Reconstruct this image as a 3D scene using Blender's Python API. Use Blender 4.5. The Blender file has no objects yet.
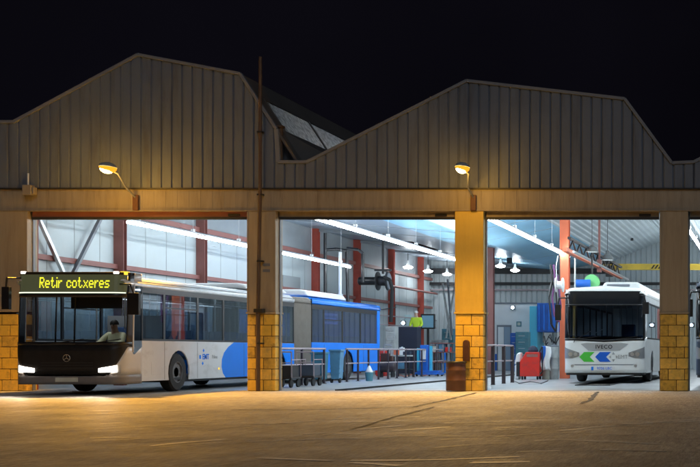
import bpy, bmesh, math, random
from mathutils import Vector
random.seed(7)
R = math.radians
sc = bpy.context.scene
COL = sc.collection
ORG = {}
# ------------------------------------------------------------------ materials
def mat(name, col, rough=.6, metal=0.0, var=0.0, vs=2.0, bump=0.0, bs=30.0, emit=None, es=0.0, stretch=None,
        dirt=None, dirt_amt=0.0, dirt_scale=1.5, spec=.5, ds=None):
    m = bpy.data.materials.new(name); m.use_nodes = True
    nt = m.node_tree; n = nt.nodes; l = nt.links
    b = n['Principled BSDF']
    c4 = (*col, 1)
    b.inputs['Base Color'].default_value = c4
    b.inputs['Roughness'].default_value = rough
    b.inputs['Metallic'].default_value = metal
    b.inputs['Specular IOR Level'].default_value = spec
    if emit:
        b.inputs['Emission Color'].default_value = (*emit, 1); b.inputs['Emission Strength'].default_value = es
    if var or bump or dirt:
        tc = n.new('ShaderNodeTexCoord'); mp = n.new('ShaderNodeMapping')
        l.new(tc.outputs['Object'], mp.inputs['Vector'])
        if stretch: mp.inputs['Scale'].default_value = stretch
        src = None
        if var:
            no = n.new('ShaderNodeTexNoise'); no.inputs['Scale'].default_value = vs; no.inputs['Detail'].default_value = 6
            no.inputs['Roughness'].default_value = .6
            l.new(mp.outputs[0], no.inputs['Vector'])
            mr = n.new('ShaderNodeMapRange'); mr.inputs[1].default_value = .3; mr.inputs[2].default_value = .7
            mr.inputs[3].default_value = 1 - var; mr.inputs[4].default_value = 1 + var
            l.new(no.outputs[0], mr.inputs[0])
            mx = n.new('ShaderNodeVectorMath'); mx.operation = 'SCALE'; mx.inputs[0].default_value = col
            l.new(mr.outputs[0], mx.inputs['Scale']); src = mx.outputs[0]
        if dirt:
            no = n.new('ShaderNodeTexNoise'); no.inputs['Scale'].default_value = dirt_scale; no.inputs['Detail'].default_value = 8
            no.inputs['Roughness'].default_value = .7
            dm = n.new('ShaderNodeMapping'); dm.inputs['Scale'].default_value = ds or (1,1,1); l.new(tc.outputs['Object'], dm.inputs[0]); l.new(dm.outputs[0], no.inputs['Vector'])
            mr = n.new('ShaderNodeMapRange'); mr.inputs[1].default_value = .5; mr.inputs[2].default_value = .72
            mr.inputs[4].default_value = dirt_amt; l.new(no.outputs[0], mr.inputs[0])
            mx = n.new('ShaderNodeMix'); mx.data_type = 'RGBA'; l.new(mr.outputs[0], mx.inputs[0])
            if src: l.new(src, mx.inputs[6])
            else: mx.inputs[6].default_value = c4
            mx.inputs[7].default_value = (*dirt, 1); src = mx.outputs[2]
        if src: l.new(src, b.inputs['Base Color'])
        if bump:
            no = n.new('ShaderNodeTexNoise'); no.inputs['Scale'].default_value = bs; no.inputs['Detail'].default_value = 5
            l.new(mp.outputs[0], no.inputs['Vector'])
            bp = n.new('ShaderNodeBump'); bp.inputs['Strength'].default_value = bump; bp.inputs['Distance'].default_value = .02
            l.new(no.outputs[0], bp.inputs['Height']); l.new(bp.outputs[0], b.inputs['Normal'])
    return m

def glass(name, tint, refl=1.0, rough=.02):
    m = bpy.data.materials.new(name); m.use_nodes = True
    nt = m.node_tree; n = nt.nodes; l = nt.links; n.clear()
    out = n.new('ShaderNodeOutputMaterial'); mx = n.new('ShaderNodeMixShader')
    t = n.new('ShaderNodeBsdfTransparent'); t.inputs[0].default_value = (*tint, 1)
    g = n.new('ShaderNodeBsdfGlossy'); g.inputs['Roughness'].default_value = rough; g.inputs[0].default_value = (.95, .97, 1, 1)
    ge = n.new('ShaderNodeNewGeometry'); dt = n.new('ShaderNodeVectorMath'); dt.operation = 'DOT_PRODUCT'
    l.new(ge.outputs['Normal'], dt.inputs[0]); l.new(ge.outputs['Incoming'], dt.inputs[1])
    def mth(op, a, b=None):
        q = n.new('ShaderNodeMath'); q.operation = op
        if hasattr(a, 'links'): l.new(a, q.inputs[0])
        else: q.inputs[0].default_value = a
        if b is not None:
            if hasattr(b, 'links'): l.new(b, q.inputs[1])
            else: q.inputs[1].default_value = b
        return q.outputs[0]
    k5 = mth('POWER', mth('SUBTRACT', 1.0, mth('ABSOLUTE', dt.outputs['Value'])), 5.0)      # Schlick
    fr = mth('MULTIPLY', mth('ADD', mth('MULTIPLY', k5, .94), .05), refl)
    l.new(mth('MINIMUM', fr, 1.0), mx.inputs[0]); l.new(t.outputs[0], mx.inputs[1]); l.new(g.outputs[0], mx.inputs[2])
    l.new(mx.outputs[0], out.inputs[0])
    return m

def emis(name, col, s):
    m = bpy.data.materials.new(name); m.use_nodes = True
    n = m.node_tree.nodes; l = m.node_tree.links; n.clear()
    o = n.new('ShaderNodeOutputMaterial'); e = n.new('ShaderNodeEmission'); e.inputs[0].default_value = (*col, 1); e.inputs[1].default_value = s
    l.new(e.outputs[0], o.inputs[0]); return m

# ------------------------------------------------------------------ mesh builder
class MB:
    def __init__(s): s.v = []; s.f = []; s.m = []
    def add(s, vs, fs, m=0):
        o = len(s.v); s.v += [tuple(p) for p in vs]
        for f in fs: s.f.append([i + o for i in f]); s.m.append(m)
        return s
    def box(s, x0, x1, y0, y1, z0, z1, m=0):
        if x0 > x1: x0, x1 = x1, x0
        if y0 > y1: y0, y1 = y1, y0
        if z0 > z1: z0, z1 = z1, z0
        return s.add([(x0,y0,z0),(x1,y0,z0),(x1,y1,z0),(x0,y1,z0),(x0,y0,z1),(x1,y0,z1),(x1,y1,z1),(x0,y1,z1)],
              [(0,3,2,1),(4,5,6,7),(0,1,5,4),(1,2,6,5),(2,3,7,6),(3,0,4,7)], m)
    def tube(s, p, q, r, n=8, m=0, r2=None, cap=True):
        p = Vector(p); q = Vector(q); d = (q - p).normalized(); r2 = r if r2 is None else r2
        a = d.orthogonal().normalized(); b = d.cross(a)
        vs = []
        for c, rr in ((p, r), (q, r2)):
            for k in range(n):
                t = 2*math.pi*k/n; vs.append(c + (a*math.cos(t) + b*math.sin(t))*rr)
        fs = [(k, (k+1) % n, n+(k+1) % n, n+k) for k in range(n)]
        if cap: fs += [tuple(range(n-1, -1, -1)), tuple(range(n, 2*n))]
        return s.add(vs, fs, m)
    def path(s, pts, r, n=8, m=0):
        for a, b in zip(pts, pts[1:]): s.tube(a, b, r, n, m)
        return s
    def bar(s, p, q, w, h, m=0):
        p = Vector(p); q = Vector(q); d = (q - p).normalized()
        up = Vector((0,0,1)) if abs(d.z) < .9 else Vector((0,1,0))
        a = d.cross(up).normalized()*w/2; b = a.cross(d).normalized()*h/2
        vs = [c+e for c in (p, q) for e in (a+b, -a+b, -a-b, a-b)]
        return s.add(vs, [(0,1,2,3),(7,6,5,4),(0,4,5,1),(1,5,6,2),(2,6,7,3),(3,7,4,0)], m)
    def prism(s, poly, axis, a, b, m=0):
        n = len(poly)
        def P(u, v, w): return {'x': (w,u,v), 'y': (u,w,v), 'z': (u,v,w)}[axis]
        vs = [P(u, v, a) for u, v in poly] + [P(u, v, b) for u, v in poly]
        return s.add(vs, [tuple(range(n)), tuple(range(2*n-1, n-1, -1))] + [(k, n+k, n+(k+1) % n, (k+1) % n) for k in range(n)], m)
    def lathe(s, c, prof, n=20, axis='z', m=0):
        vs = []
        for r, h in prof:
            for k in range(n):
                t = 2*math.pi*k/n; u, v = r*math.cos(t), r*math.sin(t)
                vs.append({'z': (c[0]+u, c[1]+v, c[2]+h), 'x': (c[0]+h, c[1]+u, c[2]+v), 'y': (c[0]+u, c[1]+h, c[2]+v)}[axis])
        fs = []
        for j in range(len(prof)-1):
            for k in range(n): fs.append((j*n+k, j*n+(k+1) % n, (j+1)*n+(k+1) % n, (j+1)*n+k))
        fs += [tuple(range(n-1, -1, -1)), tuple(range((len(prof)-1)*n, len(prof)*n))]
        return s.add(vs, fs, m)
    def build(s, name, mats, parent=None, bevel=0, smooth=False, solid=0, seg=2):
        if not isinstance(mats, (list, tuple)): mats = [mats]
        org = ORG.get(parent.name, Vector((0,0,0))) if parent else Vector((0,0,0))
        if not parent:
            xs = [v[0] for v in s.v]; ys = [v[1] for v in s.v]; zs = [v[2] for v in s.v]
            org = Vector(((min(xs)+max(xs))/2, (min(ys)+max(ys))/2, min(zs)))
        me = bpy.data.meshes.new(name)
        me.from_pydata([tuple(Vector(v) - org) for v in s.v], [], s.f)
        for mm in mats: me.materials.append(mm)
        for p, i in zip(me.polygons, s.m): p.material_index = i
        bm = bmesh.new(); bm.from_mesh(me); bmesh.ops.recalc_face_normals(bm, faces=bm.faces); bm.to_mesh(me); bm.free()
        if smooth:
            me.polygons.foreach_set('use_smooth', [True]*len(me.polygons))
            me.set_sharp_from_angle(angle=R(38))
        o = bpy.data.objects.new(name, me); COL.objects.link(o)
        if parent: o.parent = parent
        else: o.location = org
        ORG[o.name] = org
        if solid:
            md = o.modifiers.new('solid', 'SOLIDIFY'); md.thickness = solid; md.offset = -1
        if bevel:
            md = o.modifiers.new('bevel', 'BEVEL'); md.width = bevel; md.segments = seg; md.limit_method = 'ANGLE'; md.angle_limit = R(40)
        return o

def tag(o, label=None, cat=None, group=None, kind=None):
    for k, v in (('label', label), ('category', cat), ('group', group), ('kind', kind)):
        if v: o[k] = v
    return o
def empty(name, loc, label, cat, group=None):
    o = bpy.data.objects.new(name, None); COL.objects.link(o); o.location = loc; o.empty_display_size = .2
    ORG[o.name] = Vector(loc); return tag(o, label, cat, group)
def copy_tree(o, parent=None):
    c = o.copy(); COL.objects.link(c)
    if parent: c.parent = parent
    ORG[c.name] = ORG[o.name]
    for ch in list(o.children): copy_tree(ch, c)
    return c
def cells(x0, x1, y0, y1, holes):
    xs = sorted({x0, x1, *[h[0] for h in holes], *[h[1] for h in holes]}); ys = sorted({y0, y1, *[h[2] for h in holes], *[h[3] for h in holes]})
    for a, b in zip(xs, xs[1:]):
        for c, d in zip(ys, ys[1:]):
            mx, my = (a+b)/2, (c+d)/2
            if not any(h[0] < mx < h[1] and h[2] < my < h[3] for h in holes): yield a, b, c, d
# photograph geometry: focal 1230 px, vanishing point of the depth direction (770,352), eye 1.0 m above ground
FPX, VX, VY = 1230., 770., 352.
def gp(px, py):                       # pixel -> point on the ground
    s = py - VY; return ((px-VX)/s, FPX/s)
def xz(px, py, d):                    # pixel at depth d -> X, Z
    s = FPX/d; return ((px-VX)/s, 1+(VY-py)/s)

# ------------------------------------------------------------------ palette
M = {}
M['clad'] = mat('cladding_grey', (.125,.148,.19), .55, .0, .12, .6, .05, 40, dirt=(.075,.075,.08), dirt_amt=.75, dirt_scale=1.4, ds=(2.5,1,.25))
M['trim'] = mat('trim_grey', (.17,.185,.215), .5, 0, .08, 1)
M['beige'] = mat('beige_sheet', (.37,.30,.20), .6, 0, .10, 1.2, .05, 30, stretch=(6,6,.6), dirt=(.22,.16,.10), dirt_amt=.65, dirt_scale=1.6, ds=(3,1,.35))
M['fascia'] = mat('fascia_beige', (.31,.265,.20), .6, 0, .12, 1.0, .05, 30, stretch=(8,1,.5), dirt=(.17,.13,.09), dirt_amt=.75, dirt_scale=1.6, ds=(3,1,.4))
M['yellow_block'] = mat('yellow_painted_block', (.60,.36,.045), .7, 0, .16, 3, .35, 60, dirt=(.20,.11,.03), dirt_amt=.75, dirt_scale=2.2)
M['yellow_block'] = mat('yellow_painted_block', (.86,.54,.07), .7, 0, .16, 3, .5, 50, dirt=(.22,.13,.04), dirt_amt=.7, dirt_scale=3)
M['yellow_block2'] = mat('yellow_painted_block_faded', (.80,.52,.10), .7, 0, .2, 4, .5, 50, dirt=(.30,.22,.12), dirt_amt=.7, dirt_scale=5)
M['yellow_block3'] = mat('yellow_painted_block_scuffed', (.68,.43,.07), .75, 0, .25, 5, .6, 40, dirt=(.10,.07,.04), dirt_amt=.85, dirt_scale=6)
M['yellow_sheet'] = mat('yellow_painted_sheet', (.60,.42,.08), .6, 0, .08, 1.2, .05, 30, stretch=(6,6,.6), dirt=(.45,.26,.04), dirt_amt=.4, dirt_scale=1.1)
M['mortar'] = mat('mortar_dark', (.10,.06,.02), .9, 0, .2, 6)
M['grime'] = mat('soot', (.03,.022,.015), .85, 0, .3, 4)
M['dark'] = mat('dark_metal', (.03,.03,.032), .5, .3, .1, 5)
M['black'] = mat('black_plastic', (.012,.012,.014), .35)
M['apron'] = mat('apron_black', (.014,.013,.013), .5, 0, .3, 6, spec=.3)
M['rubber'] = mat('rubber', (.015,.015,.016), .8, 0, .2, 8, .2, 60)
M['roof'] = mat('roof_sheet', (.10,.09,.085), .6, 0, .15, .7)
M['red'] = mat('red_steel', (.42,.07,.045), .5, 0, .12, 2, dirt=(.16,.05,.04), dirt_amt=.5, dirt_scale=1.3)
M['dullred'] = mat('dull_red_steel', (.26,.10,.085), .55, 0, .1, 2)
M['orange'] = mat('orange_red_steel', (.70,.16,.07), .45, 0, .06, 2)
M['panel'] = mat('white_wall_panel', (.50,.57,.59), .55, 0, .05, .5, .03, 20, dirt=(.42,.45,.44), dirt_amt=.5, dirt_scale=.5)
M['panel2'] = mat('grey_wall_panel', (.26,.29,.31), .55, 0, .08, .8, dirt=(.24,.25,.26), dirt_amt=.5, dirt_scale=.6)
M['seam'] = mat('panel_seam', (.30,.33,.34), .6)
M['ceil'] = mat('ceiling_sheet', (.34,.66,.88), .36, 0, .12, .35, .35, .8)
M['ceil_grey'] = mat('ceiling_sheet_grey', (.36,.44,.52), .38, 0, .12, .35, .3, .8)
M['ceil2'] = mat('ribbed_ceiling', (.62,.70,.74), .5, 0, .10, .5)
M['rail'] = mat('galvanised_rail', (.42,.34,.36), .45, .3, .1, 6)
M['post'] = mat('dark_post', (.055,.04,.045), .5, .2, .1, 6)
M['white'] = mat('white_paint', (.78,.79,.80), .3, 0, .03, 2)
M['buswhite'] = mat('bus_white', (.72,.74,.76), .22, 0, .05, 1.2, dirt=(.36,.35,.33), dirt_amt=.55, dirt_scale=2.2, ds=(1,.5,1))
M['busfront'] = mat('bus_white_sodium_toned', (.62,.60,.58), .3, 0, .06, 1.2, dirt=(.30,.28,.25), dirt_amt=.4, dirt_scale=2)  # body white with sodium light and shade on the nose toned in
M['busblue'] = mat('bus_blue', (.012,.21,.84), .25, 0, .04, 1)
M['alu'] = mat('aluminium', (.55,.56,.57), .35, .8, .06, 8)
M['bellows'] = mat('bellows_fabric', (.26,.235,.21), .8, 0, .1, 4)
M['rimgrey'] = mat('rim_grey', (.13,.13,.135), .5, .3, .1, 6)
M['seat'] = mat('seat_fabric', (.04,.10,.25), .8, 0, .2, 10)
M['bumper'] = mat('bumper_grey', (.20,.18,.17), .5, 0, .1, 4)
M['interior'] = mat('bus_interior', (.32,.33,.34), .6)
M['yellow'] = mat('yellow_enamel', (.70,.50,.06), .4, 0, .08, 2, dirt=(.30,.22,.06), dirt_amt=.5)
M['green'] = mat('green_enamel', (.20,.62,.22), .4)
M['blue'] = mat('blue_enamel', (.015,.13,.55), .4, 0, .1, 2, dirt=(.08,.075,.07), dirt_amt=0.5, dirt_scale=3.5)
M['bluegrey']=mat('blue_grey_plastic',(.10,.26,.42),.5,0,.1,3, dirt=(.08,.075,.07), dirt_amt=0.5, dirt_scale=3.5)
M['violet']=mat('purple_rubber',(.16,.05,.16),.6)
M['teal'] = mat('teal_plastic', (.07,.22,.28), .5, 0, .1, 3, dirt=(.08,.075,.07), dirt_amt=0.5, dirt_scale=3.5)
M['redbox'] = mat('red_enamel', (.65,.03,.02), .35, 0, .06, 3, dirt=(.08,.075,.07), dirt_amt=0.5, dirt_scale=3.5)
M['greyp'] = mat('grey_enamel', (.40,.42,.42), .5, 0, .1, 3, dirt=(.08,.075,.07), dirt_amt=0.6, dirt_scale=3.5)
M['skin'] = mat('skin', (.62,.40,.30), .6)
M['shirt'] = mat('pale_yellow_shirt', (.82,.78,.50), .8, 0, .06, 6)
M['hivis'] = mat('hi_vis_yellow', (.62,.85,.05), .7)
M['navy'] = mat('navy_cloth', (.02,.025,.05), .8)
M['hair'] = mat('dark_hair', (.02,.015,.012), .7)
M['pipebrown'] = mat('pipe_brown', (.10,.065,.045), .6, .2, .15, 4)
M['rust'] = mat('brown_drum_paint', (.095,.04,.028), .55, .2, .25, 4, .1, 30, dirt=(.05,.025,.015), dirt_amt=.7, dirt_scale=4)
M['cream'] = mat('cream_plastic', (.62,.62,.52), .6, 0, .1, 4)
M['ledback'] = mat('led_panel', (.05,.055,.03), .35, emit=(.30,.32,.16), es=.16)
M['led'] = emis('led_yellow', (.95,.92,.04), 1.25)
M['strip'] = emis('strip_pale', (.9,1,.75), 1.3)
M['tube'] = emis('tube_white', (.86,.95,1.0), 70)
M['tube_dim'] = emis('tube_white_dimmed', (.84,.94,1.0), 34)  # same tubes as the rest, dimmed to keep the side wall from overlighting
M['bay'] = emis('bay_lamp_white', (.9,.96,1.0), 55)
M['buslamp'] = emis('bus_interior_lamp', (.85,.93,1), 9)
M['headlamp'] = emis('headlamp_white', (1,.86,.72), 22)
M['marker'] = emis('marker_white', (1,.93,.85), 6)
M['amber'] = emis('marker_amber', (1,.6,.05), 1.6)
M['sodium'] = emis('sodium_lens', (1,.36,.02), 1.45)
M['sodium_core'] = emis('sodium_core', (1,.72,.26), 20)
M['cool'] = emis('cool_spot', (.55,.75,1), 30)
M['screen'] = emis('screen_blue', (.35,.6,.8), .5)
M['glass'] = glass('window_glass', (.62,.70,.75), 2.0)
M['bglass'] = glass('blue_tinted_glass', (.28,.48,.80), 2.2)
M['dglass'] = glass('dark_window_glass', (.22,.25,.28), 1.6)
M['wglass'] = glass('windscreen_glass', (.78,.82,.84), 1.1)
M['lens'] = glass('clear_lens', (.85,.88,.9), 1.5)

# skylight: rough wired glass, lets the light of the hall through
m = bpy.data.materials.new('wired_glass'); m.use_nodes = True; n = m.node_tree.nodes; l = m.node_tree.links; n.clear()
o_ = n.new('ShaderNodeOutputMaterial'); mx = n.new('ShaderNodeMixShader'); tr = n.new('ShaderNodeBsdfTranslucent'); df = n.new('ShaderNodeBsdfDiffuse')
tc = n.new('ShaderNodeTexCoord'); vo = n.new('ShaderNodeTexVoronoi'); vo.inputs['Scale'].default_value = 9
cr = n.new('ShaderNodeMapRange'); cr.inputs[1].default_value = 0; cr.inputs[2].default_value = .9; cr.inputs[3].default_value = .98; cr.inputs[4].default_value = .45
l.new(tc.outputs['Object'], vo.inputs['Vector']); l.new(vo.outputs[0], cr.inputs[0]); l.new(cr.outputs[0], tr.inputs[0])
df.inputs[0].default_value = (.2,.2,.2,1); mx.inputs[0].default_value = .88
l.new(df.outputs[0], mx.inputs[1]); l.new(tr.outputs[0], mx.inputs[2]); l.new(mx.outputs[0], o_.inputs[0]); M['wired'] = m

# yard surface
SPILL_Y = 31.89-(-60+31.89)/2
def yard_mat():
    m = bpy.data.materials.new('yard_concrete'); m.use_nodes = True; nt = m.node_tree; n = nt.nodes; l = nt.links; b = n['Principled BSDF']
    tc = n.new('ShaderNodeTexCoord')
    def noise(scale, sx, sy, det=8, rough=.6, dist=0, rot=0):
        mp = n.new('ShaderNodeMapping'); mp.inputs['Scale'].default_value = (sx, sy, 1); mp.inputs['Rotation'].default_value = (0,0,rot)
        l.new(tc.outputs['Object'], mp.inputs[0])
        t = n.new('ShaderNodeTexNoise'); t.inputs['Scale'].default_value = scale; t.inputs['Detail'].default_value = det; t.inputs['Roughness'].default_value = rough
        t.inputs['Distortion'].default_value = dist
        l.new(mp.outputs[0], t.inputs['Vector']); return t.outputs[0]
    def rng(x, a, b_, c, d):
        r = n.new('ShaderNodeMapRange'); r.inputs[1].default_value = a; r.inputs[2].default_value = b_; r.inputs[3].default_value = c; r.inputs[4].default_value = d
        l.new(x, r.inputs[0]); return r.outputs[0]
    def mul(a, c):
        q = n.new('ShaderNodeMath'); q.operation = 'MULTIPLY'; l.new(a, q.inputs[0]); l.new(c, q.inputs[1]); return q.outputs[0]
    big = rng(noise(.35,1,1), .3,.7,.84,1.14)
    mid = rng(noise(2.6,1,1.3,8,.7), .3,.7,.75,1.25)
    grit = rng(noise(30,1,.09,6,.85), .36,.64,.5,1.5)
    coarse = rng(noise(11,1,.13,5,.8), .3,.7,.65,1.35)
    stain = rng(noise(.55,1,.5,6,.6,.5), .58,.70,1,.5)
    fac = mul(mul(mul(big, mid), mul(grit, coarse)), stain)
    vm = n.new('ShaderNodeVectorMath'); vm.operation = 'SCALE'; vm.inputs[0].default_value = (.29,.27,.24); l.new(fac, vm.inputs['Scale'])
    # pale drag marks: thin lines along two warped directions
    def lines(rot, sc_, lo):
        mp = n.new('ShaderNodeMapping'); mp.inputs['Rotation'].default_value = (0,0,rot); mp.inputs['Scale'].default_value = (.05,1,1); l.new(tc.outputs['Object'], mp.inputs[0])
        t = n.new('ShaderNodeTexNoise'); t.inputs['Scale'].default_value = sc_; t.inputs['Detail'].default_value = 2; t.inputs['Distortion'].default_value = .6
        l.new(mp.outputs[0], t.inputs['Vector']); return rng(t.outputs[0], lo, lo+.07, 0, 1)
    ln = n.new('ShaderNodeMath'); ln.operation = 'ADD'; l.new(lines(.10,6,.66), ln.inputs[0]); l.new(lines(-.22,5,.68), ln.inputs[1])
    lb = mul(ln.outputs[0], rng(noise(3,1,1), .45,.6,0,.6))
    mxl = n.new('ShaderNodeMix'); mxl.data_type = 'RGBA'; l.new(lb, mxl.inputs[0]); l.new(vm.outputs[0], mxl.inputs[6]); mxl.inputs[7].default_value = (.38,.36,.33,1)
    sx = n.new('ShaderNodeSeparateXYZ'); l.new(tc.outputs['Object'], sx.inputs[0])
    spill = rng(sx.outputs['Y'], SPILL_Y-7.5, SPILL_Y-.2, 0, 1); nz = rng(noise(1.1,1,.5,8,.7), .3,.7,.25,1.5)  # hall light spilling out, painted as paler ground towards the bays
    spill_mix = n.new('ShaderNodeMath'); spill_mix.operation = 'MULTIPLY'; spill_mix.use_clamp = True; l.new(spill, spill_mix.inputs[0]); l.new(nz, spill_mix.inputs[1])
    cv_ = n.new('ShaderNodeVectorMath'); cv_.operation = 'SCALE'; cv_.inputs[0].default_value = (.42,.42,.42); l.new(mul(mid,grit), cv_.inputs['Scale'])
    mxa = n.new('ShaderNodeMix'); mxa.data_type = 'RGBA'; l.new(spill_mix.outputs[0], mxa.inputs[0]); l.new(mxl.outputs[2], mxa.inputs[6]); l.new(cv_.outputs[0], mxa.inputs[7])
    l.new(mxa.outputs[2], b.inputs['Base Color']); b.inputs['Specular IOR Level'].default_value = .4
    l.new(rng(noise(.8,1,1), .3,.7,.6,.8), b.inputs['Roughness'])
    bp = n.new('ShaderNodeBump'); bp.inputs['Strength'].default_value = .9; bp.inputs['Distance'].default_value = .02
    l.new(noise(34,1,.3,6,.8), bp.inputs['Height']); l.new(bp.outputs[0], b.inputs['Normal'])
    return m
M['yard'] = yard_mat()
M['floor'] = mat('hall_floor', (.36,.365,.37), .38, 0, .16, .8, .15, 18, dirt=(.16,.16,.17), dirt_amt=.7, dirt_scale=.55)
M['scratch'] = mat('scrape_pale', (.50,.47,.42), .6, 0, .3, 4)
M['joint'] = mat('tarred_joint', (.02,.018,.015), .8)

# ------------------------------------------------------------------ ground
FY = 31.54                                     # facade plane
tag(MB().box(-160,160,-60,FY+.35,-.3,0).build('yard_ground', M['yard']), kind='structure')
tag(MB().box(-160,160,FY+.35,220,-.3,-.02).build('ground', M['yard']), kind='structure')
fl = MB()
PIT = (-5.75,-4.8,36.6,52.)
CH = (-11.25,-11.0,FY+.35,62.)
for a,b,c,d in cells(-26,8,FY+.35,71.2,[PIT,CH]): fl.box(a,b,c,d,-.015,.004)
tag(fl.build('depot_floor', M['floor']), kind='structure')
pt = MB()
x0,x1,y0,y1 = PIT
pt.box(x0-.05,x0,y0-.05,y1+.05,-1.3,.03); pt.box(x1,x1+.05,y0-.05,y1+.05,-1.3,.03); pt.box(x0,x1,y0-.05,y0,-1.3,.03); pt.box(x0,x1,y1,y1+.05,-1.3,.03); pt.box(x0,x1,y0,y1,-1.32,-1.28)
tag(pt.build('inspection_pit', M['dark']), kind='structure')
ch = MB(); x0,x1,y0,y1 = CH
ch.box(x0,x1,y0,y1,-.12,-.08); ch.box(x0-.03,x0,y0,y1,-.1,.03); ch.box(x1,x1+.03,y0,y1,-.1,.012)
tag(ch.build('floor_channel', M['dark']), kind='structure')

def ribbon(mb, pts, w, z, m=0, step=.35):
    w *= 4.5 if m == 0 else 2.2
    pts = [gp(*p) for p in pts]; out = []
    if not pts: return
    if m == 0: w *= min(1.35,(sum(p[1] for p in pts)/len(pts)/17.)**1.4)
    for (a,b),(c,d) in zip(pts, pts[1:]):
        n_ = max(1, int(math.hypot(c-a,d-b)/step))
        for k in range(n_): out.append((a+(c-a)*k/n_, b+(d-b)*k/n_))
    out.append(pts[-1])
    L = []
    for i,(x,y) in enumerate(out):
        a = out[max(0,i-1)]; b = out[min(len(out)-1,i+1)]; dx, dy = b[0]-a[0], b[1]-a[1]; q = math.hypot(dx,dy) or 1
        ww = w*(.5+random.random()*.7)/2; j = (random.random()-.5)*w*.4
        L.append(((x-dy/q*(ww+j), y+dx/q*(ww+j), z), (x+dy/q*(ww-j), y-dx/q*(ww-j), z)))
    for i in range(len(L)-1):
        if m == 0 and random.random() < .22: continue
        mb.add([L[i][0], L[i][1], L[i+1][1], L[i+1][0]], [(0,1,2,3)], m)
sr = MB()
for pts, w in [(((20,441),(90,438),(160,437)),.03), (((150,446),(250,437),(330,433)),.035), (((260,458),(330,461),(400,466)),.05),
               (((330,432),(420,424),(560,420),(700,417)),.02), (((370,433),(450,427),(560,428),(700,421)),.03), (((480,443),(560,440),(660,444)),.03),
               (((350,461),(430,460),(520,457)),.05), (((420,461),(470,463),(530,462)),.05), (((560,431),(630,424),(700,419)),.03), (((100,424),(170,421),(240,419)),.025),
               (((280,424),(340,419),(420,417)),.02), (((10,412),(60,410),(120,411)),.02), (((520,452),(600,450),(700,452)),.03)]:
    ribbon(sr, pts, w, .004, 0, .3)
rl = random.Random(5)
for k in range(26):
    px = rl.uniform(0,560); py = rl.uniform(404,450); L_ = rl.uniform(90,260); sl = rl.uniform(-.055,-.01); cvt = rl.uniform(-3,1)
    ribbon(sr, [(px+L_*q/6, py+sl*L_*q/6+cvt*math.sin(math.pi*q/6)) for q in range(7) if py+sl*L_*q/6+cvt*math.sin(math.pi*q/6) > 400], rl.choice((.007,.010,.014,.018))*(1 if py > 425 else 1.3), .004, 0, .3)
tag(sr.build('ground_scrapes', M['scratch']), kind='structure')
jt = MB()
for pts, w in [(((232,410),(300,410),(350,409),(415,407),(455,398),(476,393)),.045), (((350,430),(395,417),(435,407)),.03), (((598,392),(590,400),(580,404)),.05)]:
    ribbon(jt, pts, w, .008, 1)
tag(jt.build('ground_joint', [M['joint'],M['joint']]), kind='structure')

# ------------------------------------------------------------------ depot building
dep = empty('depot_building', (-9,FY,0), 'wide bus depot with two saw-tooth corrugated gables above open bays and yellow block pillars', 'building')
def X(px): return (px-VX)/39.0
def Z(py): return 1+(VY-py)/39.0
ZB, ZF = Z(211), Z(188)                 # underside and top of the fascia
ZBLK = Z(312)
cols = [(-26,X(27)), (X(247),X(275.5)), (X(455),X(483.5)), (X(660),X(688)), (X(868),X(896)), (X(1075),X(1103))]
for i,(a,b) in enumerate(cols):
    mb = MB(); mb.box(a,b,FY,FY+.46,ZBLK,ZB)
    if b-a < 2:
        for xx in (a,b-.035): mb.box(xx,xx+.035,FY-.012,FY,ZBLK+.02,ZB-.02)
        mb.box(a-.02,b+.02,FY-.03,FY+.47,ZBLK-.05,ZBLK)
    c = mb.build('column', M['yellow_sheet'] if i == 2 else M['beige'], dep, bevel=.008)
    if i == 3: pass
    bb = MB(); bb.box(a+.012,b-.012,FY+.012,FY+.45,0,ZBLK-.05,1)
    h = .282; r = 0; z = .0
    while z < ZBLK-.06:
        z1 = min(z+h, ZBLK-.055); w = .42; x = a - (w/2 if r % 2 else 0)
        while x < b-.01:
            xa, xb = max(x,a), min(x+w,b)
            if xb-xa > .03:
                mi = random.choice((0,0,0,2,2,3)) if z > .5 else random.choice((0,2,3,3))
                bb.box(xa+.007,xb-.007,FY-.006+random.uniform(0,.009),FY+.455,z+.007,z1-.007,mi)
            x += w
        z += h; r += 1
    bb.build('block_base', [M['yellow_block'],M['mortar'],M['yellow_block2'],M['yellow_block3']], c, bevel=.012)
# fascia band over the openings, with shallow ribs
fa = MB(); fa.box(-26,X(1103),FY+.02,FY+.46,ZB,ZF-.03)
x = -26
while x < X(1103)-.3:
    fa.box(x+.004,x+.296,FY+.014,FY+.02,ZB+.03,ZF-.05); x += .30
fa.box(-26,X(1103),FY-.03,FY+.02,ZB,ZB+.028)
fa.build('fascia', M['fascia'], dep, bevel=.004)
MB().box(-26,X(1103),FY-.06,FY+.3,ZF-.03,ZF+.0).build('drip_flashing', M['dark'], dep)
# rolled-up doors and pale jambs
opens = [(X(27),X(247)),(X(275.5),X(455)),(X(483.5),X(660)),(X(688),X(868)),(X(896),X(1075))]
for i,(a,b) in enumerate(opens):
    mb = MB(); mb.box(a+.04,b-.04,FY+.16,FY+.24,Z(218)+.03,ZB+.2,0)
    mb.box(a+.04,b-.04,FY+.12,FY+.26,Z(218)-.02,Z(218)+.04,1)
    mb.box(b-.55,b-.25,FY+.14,FY+.16,Z(218)+.06,Z(218)+.12,1)
    mb.build('rolled_door', [M['dullred'] if i == 0 else M['beige'],M['dark']], dep)
    MB().box(a,a+.03,FY+.22,FY+.32,0,ZB).build('door_guide', M['trim'], dep)
    MB().box(b-.03,b,FY+.22,FY+.32,0,ZB).build('door_guide', M['trim'], dep)
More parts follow.
